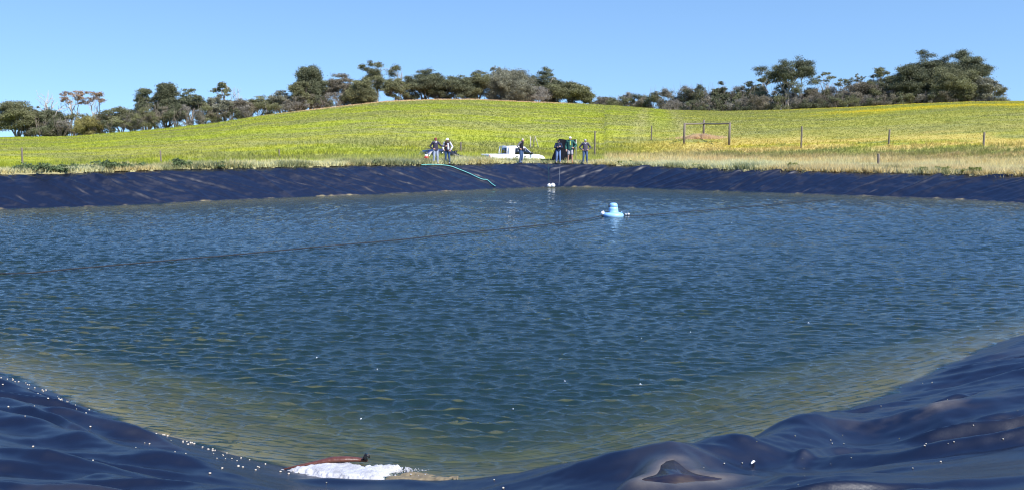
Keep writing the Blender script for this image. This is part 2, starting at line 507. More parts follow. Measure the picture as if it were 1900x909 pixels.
_fit_crest()
def liner_strip(s_arr, d_arr):
    px = np.interp(s_arr % PER, np.r_[SEG_S, PER], np.r_[POLY[:, 0], POLY[0, 0]])
    py = np.interp(s_arr % PER, np.r_[SEG_S, PER], np.r_[POLY[:, 1], POLY[0, 1]])
    e = 1.2
    def P(q): return np.c_[np.interp(q % PER, np.r_[SEG_S, PER], np.r_[POLY[:, 0], POLY[0, 0]]), np.interp(q % PER, np.r_[SEG_S, PER], np.r_[POLY[:, 1], POLY[0, 1]])]
    T = P(s_arr + e) - P(s_arr - e); T /= np.linalg.norm(T, axis=1)[:, None]
    Nn = np.c_[T[:, 1], -T[:, 0]]
    X = px[:, None] + Nn[:, :1] * d_arr; Y = py[:, None] + Nn[:, 1:] * d_arr
    D = np.broadcast_to(d_arr, X.shape); S = np.broadcast_to((s_arr % PER)[:, None], X.shape)
    return X.ravel(), Y.ravel(), D.ravel().copy(), S.ravel().copy()
def grid_quads(m, n):
    i = np.arange(m - 1)[:, None] * n + np.arange(n - 1)
    i = i.ravel()
    return np.c_[i, i + n, i + n + 1, i + 1]
near_mask = np.hypot(SEG_A[:, 0], SEG_A[:, 1]) < 24
nm = np.where(near_mask)[0]
# the near stretch is contiguous once rolled
brk = np.where(np.diff(nm) > 1)[0]
if len(brk): s0n, s1n = SEG_S[nm[brk[0] + 1]] - PER, SEG_S[nm[brk[0]]]
else: s0n, s1n = SEG_S[nm[0]], SEG_S[nm[-1]]
sf = np.arange(s1n - .05, s0n + PER + .05, .05)
df = np.r_[np.arange(-2.4, 0, .2), np.arange(0, 3.4, .055), np.arange(3.4, 5.2, .15)]
na_ = np.r_[np.linspace(-.86, -.56, 60)[:-1], np.linspace(-.56, .58, 640), np.linspace(.58, .92, 60)[1:]]; nr_ = np.geomspace(2.2, 27, 760)
off = 0; VV = []; FF = []; DU = []; SI = []
for part in ("near", "far"):
    if part == "near":
        AA, RRn = np.meshgrid(na_, nr_, indexing='ij')
        X, Y = (RRn * np.sin(AA)).ravel(), (RRn * np.cos(AA)).ravel()
        D2, S = sd_s(X, Y); D = D2
        Qn = grid_quads(len(na_), len(nr_))
        Sr = np.where(S > .5 * (s1n + s0n + PER), S - PER, S)
        Qn = Qn[((D2[Qn] > -2.6) & (D2[Qn] < 9.4) & (Sr[Qn] > s0n) & (Sr[Qn] < s1n)).all(1)]
        da = np.array([9.4])
    else:
        X, Y, D, S = liner_strip(sf, df)
        D2, _ = sd_s(X, Y)                               # true distance (corners)
        Qn = grid_quads(len(sf), len(df))[:, ::-1]; da = df
    Z = liner_z(X, Y, D2, S)
    end = da.max() - .35
    Z = np.where(D > end, Z - (D - end) * .9, Z)         # outer edge is buried
    VV.append(np.c_[X, Y, Z]); FF.append(Qn + off); off += len(X)
    psd = np.full(len(X), 9.0); r = np.hypot(X - PUD[:, 0].mean(), Y - PUD[:, 1].mean()) < 2.2
    psd[r] = poly_sd(X[r], Y[r], PUD)
    dust = .55 * np.exp(-(np.maximum(psd, 0) / .11) ** 1.2) * (.4 + fbm(X * 5, Y * 9, 40))
    dust = np.maximum(dust, .55 * np.exp(-(((X - 4.1) / .55) ** 2 + ((Y - 9.0) / .16) ** 2)) * sstep(.3, .7, fbm(X * 3, Y * 7, 41)))
    dust = np.maximum(dust, .07 * sstep(.62, .8, fbm(X * .7, Y * 1.6, 42)) * near_w(X, Y))
    dust = np.maximum(dust, .05 * (1 - near_w(X, Y)) * sstep(.55, .75, fbm(S * 1.5, D * 4.2, 43)))
    dust = np.maximum(dust, (1 - near_w(X, Y)) * fold_streak(S, D2))  # pale crease streaks of the far liner, carried in the same mask
    silt = sstep(.0, -.16, D2 + .42 * (fbm(X * 1.6, Y * 1.6, 44) - .45)) * (.62 + .38 * fbm(X * 2.2, Y * 2.2, 45))
    DU.append(dust); SI.append(silt)

def liner_material():
    m, nt, out = new_mat("black_liner_plastic")
    p = N(nt, "ShaderNodeBsdfPrincipled", Roughness=.38)
    p.inputs["Specular IOR Level"].default_value = .64
    tc = N(nt, "ShaderNodeTexCoord")
    du = N(nt, "ShaderNodeAttribute", attribute_name="dust"); si = N(nt, "ShaderNodeAttribute", attribute_name="silt")
    n1 = N(nt, "ShaderNodeTexNoise", Scale=5.0, Detail=8.0, Roughness=.7)
    n2 = N(nt, "ShaderNodeTexNoise", Scale=60.0, Detail=4.0)
    nt.links.new(tc.outputs["Object"], n1.inputs["Vector"]); nt.links.new(tc.outputs["Object"], n2.inputs["Vector"])
    def mix(f, a, b):
        x = N(nt, "ShaderNodeMix", data_type='RGBA')
        if hasattr(f, 'links') or hasattr(f, 'node'): nt.links.new(f, x.inputs[0])
        else: x.inputs[0].default_value = f
        for s, v in ((6, a), (7, b)):
            if isinstance(v, tuple): x.inputs[s].default_value = v + (1,)
            else: nt.links.new(v, x.inputs[s])
        return x.outputs[2]
    def math_(op, a, b=None):
        x = N(nt, "ShaderNodeMath", operation=op)
        for i, v in enumerate((a, b)):
            if v is None: continue
            if isinstance(v, (int, float)): x.inputs[i].default_value = v
            else: nt.links.new(v, x.inputs[i])
        return x.outputs[0]
    base = mix(n1.outputs["Fac"], (.002, .003, .008), (.004, .0055, .014))
    dfac = math_('MULTIPLY', du.outputs["Fac"], math_('ADD', math_('MULTIPLY', n1.outputs["Fac"], 1.3), .1))
    c = mix(dfac, base, (.23, .195, .15))
    silt_c = mix(n1.outputs["Fac"], (.21, .165, .06), (.50, .40, .19))
    c = mix(si.outputs["Fac"], c, silt_c)
    nt.links.new(c, p.inputs["Base Color"])
    rough = math_('ADD', math_('MULTIPLY', n1.outputs["Fac"], .16), math_('ADD', math_('MULTIPLY', dfac, .5), .27))
    nt.links.new(rough, p.inputs["Roughness"])
    b = N(nt, "ShaderNodeBump", Strength=.3, Distance=.008)
    hh = math_('ADD', n1.outputs["Fac"], math_('MULTIPLY', n2.outputs["Fac"], .25))
    nt.links.new(hh, b.inputs["Height"]); nt.links.new(b.outputs[0], p.inputs["Normal"])
    nt.links.new(p.outputs[0], out.inputs["Surface"])
    return m
M_LINER = liner_material()
liner = mesh_np("pond_liner", np.concatenate(VV), FF, M_LINER, smooth=True, attrs={"dust": np.concatenate(DU), "silt": np.concatenate(SI)})
tag(liner, "black plastic liner sheet draped over the pond banks", "pond liner", kind="structure")

# pond bed ------------------------------------------------------------
gx = np.arange(-46, 48, .5); gy = np.arange(4, 72, .5)
GX, GY = [a.ravel() for a in np.meshgrid(gx, gy, indexing='ij')]
bd, bs_ = sd_s(GX, GY)
keep_d = bd
bz = -depth_(GX, GY, bd) - .012 - .5 * sstep(-2.4, -1.2, bd)
bedc = (np.array([.15, .13, .05]) + np.array([.22, .17, .07]) * sstep(-10, -3, bd)[:, None]) * (.6 + .8 * fbm(GX * .5, GY * .5, 61))[:, None]
Q = grid_quads(len(gx), len(gy))
Q = Q[(bd[Q] < 1.0).all(1)]
M_BED = attr_mat("pond_silt", rough=.9, nscale=1.2, namt=.5)
bed = mesh_np("pond_bed", np.c_[GX, GY, bz], Q, M_BED, smooth=True, attrs={"col": bedc})
tag(bed, "olive silt on the bottom of the pond", "pond bed", kind="structure")

# water ---------------------------------------------------------------
def az_interval(az):
    """distance along each azimuth where the outline is entered and left"""
    dx, dy = np.sin(az), np.cos(az)
    lo = np.full(len(az), np.nan); hi = np.full(len(az), np.nan)
    for i in range(len(az)):
        A_, e = SEG_A, SEG_D
        den = dx[i] * e[:, 1] - dy[i] * e[:, 0]
        t = (A_[:, 0] * e[:, 1] - A_[:, 1] * e[:, 0]) / np.where(np.abs(den) < 1e-9, 1e-9, den)
        u = (A_[:, 0] * dy[i] - A_[:, 1] * dx[i]) / np.where(np.abs(den) < 1e-9, 1e-9, den)
        ok = (u >= 0) & (u <= 1) & (t > 0)
        if ok.sum() >= 1: lo[i], hi[i] = t[ok].min(), t[ok].max()
    return lo, hi
pa = np.arctan2(POLY[:, 0], POLY[:, 1])
a0, a1 = pa.min() + .002, pa.max() - .002
az = np.r_[np.linspace(a0, -.56, 110)[:-1], np.linspace(-.56, .56, 760), np.linspace(.56, a1, 110)[1:]]
lo, hi = az_interval(az)
lo, hi = lo - .9, hi + .9
NR = 760
tt = np.linspace(0, 1, NR)
RR = lo[:, None] * (hi / lo)[:, None] ** tt
WX, WY = RR * np.sin(az)[:, None], RR * np.cos(az)[:, None]
dR = np.gradient(RR, axis=1); dA = np.gradient(az)[:, None] * RR
sp = np.maximum(dR, dA)
WZ = np.zeros_like(WX); OX = np.zeros_like(WX); OY = np.zeros_like(WX)
rs = np.random.RandomState(3)
NC = 130
gust = .75 + .5 * fbm(WX * .12, WY * .2, 71, 2)
for i in range(NC):
    lam = .085 * (1.1 / .085) ** rs.rand()
    th = rs.normal(-.06, .42)
    k = 2 * math.pi / lam
    wgt = math.exp(-((math.log(lam) - math.log(.215)) / .75) ** 2)
    a = .50 * math.sqrt(2 / NC) * wgt / k
    kx, ky = k * math.sin(th), -k * math.cos(th)
    f = sstep(2.0, 4.0, lam / sp) * gust
    ph = kx * WX + ky * WY + rs.rand() * 6.283
    WZ += a * f * np.cos(ph)
    g = .9 * a * f * np.sin(ph)
    OX -= g * kx / k; OY -= g * ky / k
calm = sstep(0, 1.6, RR - lo[:, None]) * .65 + .35
WZ *= calm
V = np.c_[(WX + OX * calm).ravel(), (WY + OY * calm).ravel(), WZ.ravel()]
na = len(az)
Q = grid_quads(na, NR)
edge = np.r_[np.arange(NR), np.arange(1, na) * NR + NR - 1, (na - 1) * NR + np.arange(NR - 2, -1, -1), np.arange(na - 2, 0, -1) * NR]
low = V[edge].copy(); low[:, 2] = -4.2
nV = len(V); ne = len(edge)
V = np.vstack([V, low, [[0, 36, -4.2]]])
jj = np.arange(ne); j2 = (jj + 1) % ne
side = np.c_[edge[jj], nV + jj, nV + j2, edge[j2]][:, ::-1]
bot = np.c_[nV + jj, nV + j2, np.full(ne, nV + ne)]

def water_material():
    m, nt, out = new_mat("pond_water")
    tc = N(nt, "ShaderNodeTexCoord")
    def noise(scale, sx, det=3.0):
        mp = N(nt, "ShaderNodeMapping"); mp.inputs["Scale"].default_value = (sx, 1.0, 1.0)
        nt.links.new(tc.outputs["Object"], mp.inputs["Vector"])
        n = N(nt, "ShaderNodeTexNoise", Scale=scale, Detail=det, Roughness=.6)
        nt.links.new(mp.outputs[0], n.inputs["Vector"]); return n.outputs["Fac"]
    b1 = N(nt, "ShaderNodeBump", Strength=1.0, Distance=.015); nt.links.new(noise(15.0, .6), b1.inputs["Height"])
    # ripples too fine for the mesh farther out on the pond
    sx = N(nt, "ShaderNodeSeparateXYZ"); nt.links.new(tc.outputs["Object"], sx.inputs[0])
    mr = N(nt, "ShaderNodeMapRange"); mr.inputs["From Min"].default_value = 14; mr.inputs["From Max"].default_value = 40
    mr.inputs["To Min"].default_value = 0; mr.inputs["To Max"].default_value = .06
    nt.links.new(sx.outputs["Y"], mr.inputs["Value"])
    b2 = N(nt, "ShaderNodeBump", Strength=1.0)
    nt.links.new(noise(3.6, .5), b2.inputs["Height"]); nt.links.new(mr.outputs[0], b2.inputs["Distance"]); nt.links.new(b1.outputs[0], b2.inputs["Normal"])
    fr = N(nt, "ShaderNodeFresnel", IOR=1.33); nt.links.new(b2.outputs[0], fr.inputs["Normal"])
    gl = N(nt, "ShaderNodeBsdfGlossy", Roughness=.025); nt.links.new(b2.outputs[0], gl.inputs["Normal"])
    tr = N(nt, "ShaderNodeBsdfTransparent"); tr.inputs["Color"].default_value = (.92, .95, .90, 1)
    df_ = N(nt, "ShaderNodeBsdfDiffuse"); df_.inputs["Color"].default_value = (.046, .108, .108, 1)
    mm = N(nt, "ShaderNodeMixShader", Fac=.21); nt.links.new(tr.outputs[0], mm.inputs[1]); nt.links.new(df_.outputs[0], mm.inputs[2])
    mx = N(nt, "ShaderNodeMixShader"); nt.links.new(fr.outputs[0], mx.inputs["Fac"])
    nt.links.new(mm.outputs[0], mx.inputs[1]); nt.links.new(gl.outputs[0], mx.inputs[2])
    nt.links.new(mx.outputs[0], out.inputs["Surface"])
    va = N(nt, "ShaderNodeVolumeAbsorption", Density=.55); va.inputs["Color"].default_value = (.42, .45, .20, 1)
    nt.links.new(va.outputs[0], out.inputs["Volume"])
    return m
water = mesh_np("water", V, [Q, side, bot], water_material(), smooth=True)
tag(water, "wind-rippled blue-green pond water", "water", kind="structure")

# ------------------------------------------------------------------ terrain behind the bank
def interp_px(tab):
    t = np.array(tab, float); return lambda q: np.interp(q, q_of(t[:, 0]), t[:, 1])
yb_q = np.array([x / y for x, y in far_xy][::-1]); yb_y = np.array([y for x, y in far_xy][::-1])
def y_bank(q): return np.interp(q, yb_q, yb_y) + 3.2
CREST_V = interp_px([(-400, 256), (0, 256), (130, 254), (250, 245), (330, 237), (400, 230), (480, 217), (560, 207), (650, 197), (720, 189.5), (800, 186.5), (880, 186), (950, 189.5),
                     (1080, 194.5), (1160, 199.5), (1240, 206), (1340, 208.5), (1450, 206), (1600, 200), (1700, 194.5), (1800, 191), (1900, 190), (2300, 190)])
CREST_Y = interp_px([(-400, 165), (0, 165), (300, 168), (600, 185), (850, 195), (1100, 200), (1400, 200), (1900, 190), (2300, 190)])
ZB = interp_px([(-400, 1.0), (700, 1.0), (1000, 1.0), (1100, 1.05), (1900, 1.1), (2300, 1.1)])
def field_z(x, y):
    x = np.asarray(x, float); y = np.asarray(y, float)
    q = np.clip(x / np.maximum(y, 20), -.75, .75)
    yc = CREST_Y(q); y0 = y_bank(q) + 5.0
    vc = CREST_V(q)
    zc = EYE + yc * ((258 - vc) / F_PX) * 1.003
    t = (y - y0) / (yc - y0)
    u = np.clip(t, 0, 1)
    bulge = np.where(q > .1, .16, .10)
    s = u + bulge * np.sin(math.pi * u) * (1 - .3 * u)
    zb = ZB(q)
    z = zb + (zc - zb) * s
    over = np.maximum(y - yc, 0)
    z = z - .045 * over * (over / (over + 15))
    z = np.maximum(z, -.5 + 0 * z)
    z = z + .35 * (fbm(x * .05, y * .05, 81) - .5) * sstep(0, .15, t) * (1 - sstep(.8, 1.0, t)) + .10 * (fbm(x * .4, y * .4, 82) - .5)
    nearw = 1 - sstep(30, 42, y)
    return z * (1 - nearw) + 1.0 * nearw
def ground_z(x, y, d=None):
    x = np.atleast_1d(np.asarray(x, float)); y = np.atleast_1d(np.asarray(y, float))
    if d is None: d = sd_s(x, y)[0]
    zf = field_z(x, y)
    hb = bank_h(x, y); w = near_w(x, y)
    lipd = hb / slope_(x, y)
    crown = hb + .02
    t = sstep(lipd + .6, lipd + 5.5, d)
    z = crown * (1 - t) + zf * t
    z = np.where(d < lipd + .25, np.minimum(z, np.maximum(d * slope_(x, y), -4.5) - .45), z)
    z = np.where((w > .5) & (d < 9.3), np.minimum(z, hb - .5), z)
    z = np.where(d < 0, np.minimum(d * .5, 0) - 1.2, z)
    return np.where(d < -6, -4.6, z)

LIME, OLIVE, YEL, DRY = [np.array(c) for c in ((.345, .385, .045), (.295, .30, .088), (.55, .45, .035), (.62, .435, .25))]
def field_col(x, y, d, k=0.0):
    """albedo of the meadow: grass, flowering weed and dry straw grow in patches"""
    q = x / np.maximum(y, 20)
    n1 = fbm(x / 16, y / 7, 91); n2 = fbm(x / 4.5 + 7, y / 2.2, 92); n3 = fbm(x / 30, y / 10 + 4, 93)
    a = sstep(.36, .62, .55 * n1 + .45 * n2 + k)
    c = OLIVE + (LIME - OLIVE) * a[:, None]
    right = sstep(.09, .22, q)
    yc = CREST_Y(q); t = (y - y_bank(q)) / (yc - y_bank(q))
    band = np.exp(-((t - .95) / .10) ** 2) * sstep(.2, .45, q) + np.exp(-((t - .60 - .25 * (q - .4)) / .10) ** 2) * sstep(.26, .4, q) + .8 * np.exp(-((t - .17) / .06) ** 2) * sstep(.04, .16, q)
    yl = sstep(.42, .62, .5 * n3 + .5 * n2 + .16 * band + .03 * right - .04) * (.22 + .75 * np.minimum(band, 1)) + .14 * sstep(.5, .7, n2)
    yl = np.clip(yl, 0, 1) * (.35 + .65 * right + .25 * sstep(.02, -.3, q))
    yl = np.clip(yl, 0, .95)
    c = c * (1 - yl[:, None]) + YEL * yl[:, None]
    # olive fallow on the right-hand slope
    fal = right * (1 - np.minimum(band, 1)) * .55
    c = c * (1 - fal[:, None]) + np.array([.27, .26, .085]) * fal[:, None]
    # dry grass near the bank and along the hilltop edge
    lip = np.where(q > .1, 16.5, 7.5)
    dry = (1 - sstep(lip * .5, lip * 1.25, d + 5 * (n2 - .5))) * (.62 + .38 * sstep(.35, .6, n1 * .4 + n2 * .6))
    dry = np.maximum(dry, .55 * right * (1 - sstep(.05, .35, t)) * sstep(.4, .6, n2))
    crest = sstep(.90, .97, t) * (1 - sstep(1.05, 1.1, t)) * sstep(-.29, -.2, q) * (1 - sstep(.02, .1, q))
    dry = np.maximum(dry, .9 * crest)
    dry = np.clip(dry, 0, 1)
    c = c * (1 - dry[:, None]) + DRY * dry[:, None]
    # faint mown track up the slope
    xt = .1505 * y
    tr = np.exp(-((x - xt - 1.2) / 1.5) ** 2) * sstep(.25, .4, t)
    te = (np.exp(-((x - xt + 1.4) / .7) ** 2) + np.exp(-((x - xt - 3.6) / .7) ** 2)) * sstep(.1, .3, t)
    c = c * (1 - .5 * tr[:, None]) + np.array([.38, .42, .05]) * .5 * tr[:, None]
    c = c * (1 - .4 * te[:, None]) + np.array([.44, .40, .16]) * .4 * te[:, None]
    return c

ga = np.r_[np.linspace(-math.pi, -.72, 90)[:-1], np.linspace(-.72, .72, 520), np.linspace(.72, math.pi, 90)[1:]]
gr = np.r_[np.arange(1.5, 36, 1.5), np.arange(36, 84, .45), np.geomspace(84, 260, 170), np.geomspace(265, 3000, 40)]
GA, GR = np.meshgrid(ga, gr, indexing='ij')
GX, GY = (GR * np.sin(GA)).ravel(), (GR * np.cos(GA)).ravel()
gd, _ = sd_s(GX, GY)
GZ = ground_z(GX, GY, gd)
GC = field_col(GX, GY, gd) * .85
nl = (1 - sstep(3.6, 6.0, gd))[:, None]
GC = GC * (1 - nl) + np.array([.27, .24, .12]) * nl
# centre cap
GV = np.vstack([np.c_[GX, GY, GZ], [[0, 0, GZ[:: len(gr)].mean()]]])
GC = np.vstack([GC, GC[:1]])
ci = len(GV) - 1; m_, n_ = len(ga), len(gr)
cap = np.c_[np.full(m_ - 1, ci), np.arange(m_ - 1) * n_, (np.arange(m_ - 1) + 1) * n_][:, [0, 2, 1]]
Qg = grid_quads(m_, n_)
nw_ = near_w(GX, GY)
Qg = Qg[(gd[Qg] > np.where(nw_[Qg] > .5, 7.0, 1.0)).all(1)]                 # nothing under the liner and the water
ground = mesh_np("ground", GV, [Qg, cap], M_GROUND, smooth=True, attrs={"col": GC})
tag(ground, "green and yellow meadow rising to a low hill", "ground", kind="structure")

# ------------------------------------------------------------------ grass
rs = np.random.RandomState(11)
def blades(name, label, px, py, pz, hgt, wid, col, nb, lean, rsd):
    n = len(px); B = n * nb
    rep = lambda a: np.repeat(a, nb)
    ang = rsd.rand(B) * 6.283; l = rsd.normal(0, lean, (B, 2))
    H = rep(hgt) * rsd.uniform(.5, 1.1, B); W = rep(wid) * rsd.uniform(.6, 1.3, B)
    bx = rep(px) + rsd.normal(0, 1, B) * rep(wid) * 1.6; by = rep(py) + rsd.normal(0, 1, B) * rep(wid) * 1.6
    bz = rep(pz) - .03
    V = np.empty((B, 3, 3))
    V[:, 0] = np.c_[bx - np.cos(ang) * W, by - np.sin(ang) * W, bz]
    V[:, 1] = np.c_[bx + np.cos(ang) * W, by + np.sin(ang) * W, bz]
    V[:, 2] = np.c_[bx + l[:, 0] * H, by + l[:, 1] * H, bz + H]
    C = np.repeat(col, nb, 0) * rsd.uniform(.88, 1.12, (B, 1))
    C = np.repeat(np.clip(C, 0, .8), 3, 0)
    o = mesh_np(name, V.reshape(-1, 3), np.arange(B * 3).reshape(-1, 3), M_GRASS, attrs={"col": C})
    tag(o, label, "grass", kind="stuff")
    return o
# tall dry grass and green weed on the far bank
n = 60000
q = rs.uniform(-.62, .62, n); yb = y_bank(q)
dd = rs.gamma(1.6, 5.0, n) - .2
Y = yb + dd; X = q * Y
d, _ = sd_s(X, Y); ok = (d > bank_h(X, Y) / FAR_SL + .22) & (d < 30)
X, Y, d, q = X[ok], Y[ok], d[ok], q[ok]
m_ = 26000                                                # thicker right behind the liner
i_ = rs.randint(0, NP_, m_); e_ = rs.rand(m_, 1)
tx = SEG_D / np.sqrt(SEG_L2)[:, None]
P_ = SEG_A[i_] + SEG_D[i_] * e_ + np.c_[tx[i_, 1], -tx[i_, 0]] * 0
ld = bank_h(P_[:, 0], P_[:, 1]) / FAR_SL
P_ = P_ + np.c_[tx[i_, 1], -tx[i_, 0]] * (ld + .12 + rs.gamma(1.3, .8, m_))[:, None]
k_ = (P_[:, 1] > 36)
X, Y = np.r_[X, P_[k_, 0]], np.r_[Y, P_[k_, 1]]
d, _ = sd_s(X, Y); q = X / Y
c = field_col(X, Y, d)
patch = fbm(X / 2.6, Y / 2.0, 95)
gw = sstep(.56, .64, patch) * np.where(d < 5.0, .6, .15) + .05 * (d < 3.8)
gw = np.clip(gw, 0, 1) * (rs.rand(len(X)) < .85)
GREENW = np.array([.17, .21, .075])
c = np.where((d < 14)[:, None], np.minimum(c * 1.6, .72), c) * (1 - gw[:, None]) + GREENW * gw[:, None]
hgt = (.30 + .52 * fbm(X / 3, Y / 2, 96)) * np.where(d < 14, 1.0, .6) * np.where(d < 4.2, .7, 1)
hgt *= np.where((q > -.02) & (q < .09) & (d < 4.6), .6, 1)
blades("dry_grass", "tall dry grass mixed with green weed along the far bank", X, Y, ground_z(X, Y, d), hgt, np.full(len(X), .035), c, 4, .38, rs)
# short meadow sward up the hill
n = 170000
q = rs.uniform(-.62, .62, n); yb = y_bank(q)
u = rs.rand(n)
y1, y2 = yb + 7, CREST_Y(q) + 10
Y = y1 * (y2 / y1) ** u; X = q * Y
d, _ = sd_s(X, Y)
c = field_col(X, Y, d, rs.normal(0, .05, n)) * 1.12
sc = Y / 100
hgt = (.07 + .11 * rs.rand(n)) * np.clip(sc, .7, 1.3)
blades("meadow_grass", "short green and yellow meadow grass covering the hill", X, Y, ground_z(X, Y, d), hgt, .06 * sc, c, 3, .7, rs)

# ------------------------------------------------------------------ trees
def tubes_np(paths, seg=5):
    mb = MB()
    for pts, rad in paths: mb.tube(pts, rad, seg)
    return mb
def bent(p, q, rsd, sag=.12, n=5, up=.25):
    """a limb from p to q that leaves steeply and arches over"""
    p, q = np.asarray(p, float), np.asarray(q, float)
    t = np.linspace(0, 1, n)[:, None]
    L = np.linalg.norm(q - p)
    mid = p + (q - p) * t
    mid[:, 2] += (np.sin(t * math.pi) * up * L * .5)[:, 0]
    w = rsd.normal(0, sag * L * .25, (n, 3)) * np.sin(t * math.pi)
    return mid + w
def leaf_cloud(C, Rd, cols, n_each, size, rsd, droop=.3):
    """leaf sprays spread through ellipsoidal clumps"""
    Vs, Cs = [], []
    for c, r, col, n in zip(C, Rd, cols, n_each):
        K = 5 + rsd.randint(0, 4)
        u = rsd.normal(0, 1, (K, 3)); u /= np.linalg.norm(u, axis=1)[:, None]
        sub = u * r * rsd.uniform(.25, .95, (K, 1))
        tone = rsd.uniform(.75, 1.25, K); k = rsd.randint(0, K, n)
        p = c + sub[k] + rsd.normal(0, .25, (n, 3)) * r * np.array([1.0, 1.0, .85])
        a = rsd.normal(0, 1, (n, 3)); a[:, 2] -= droop; a /= np.linalg.norm(a, axis=1)[:, None]
        b = rsd.normal(0, 1, (n, 3)); b -= a * (a * b).sum(1)[:, None]; b /= np.linalg.norm(b, axis=1)[:, None]
        s = size * rsd.uniform(.5, 1.25, (n, 1))
        q = np.stack([p - a * s * .5, p + b * s * .26, p + a * s * .5, p - b * s * .26], 1)
        Vs.append(q.reshape(-1, 3))
        cc = np.asarray(col) * rsd.uniform(.75, 1.25, (n, 1)) * tone[k][:, None]
        Cs.append(np.repeat(cc, 4, 0))
    V = np.concatenate(Vs); Cc = np.concatenate(Cs)
    return V, np.arange(len(V)).reshape(-1, 4), Cc

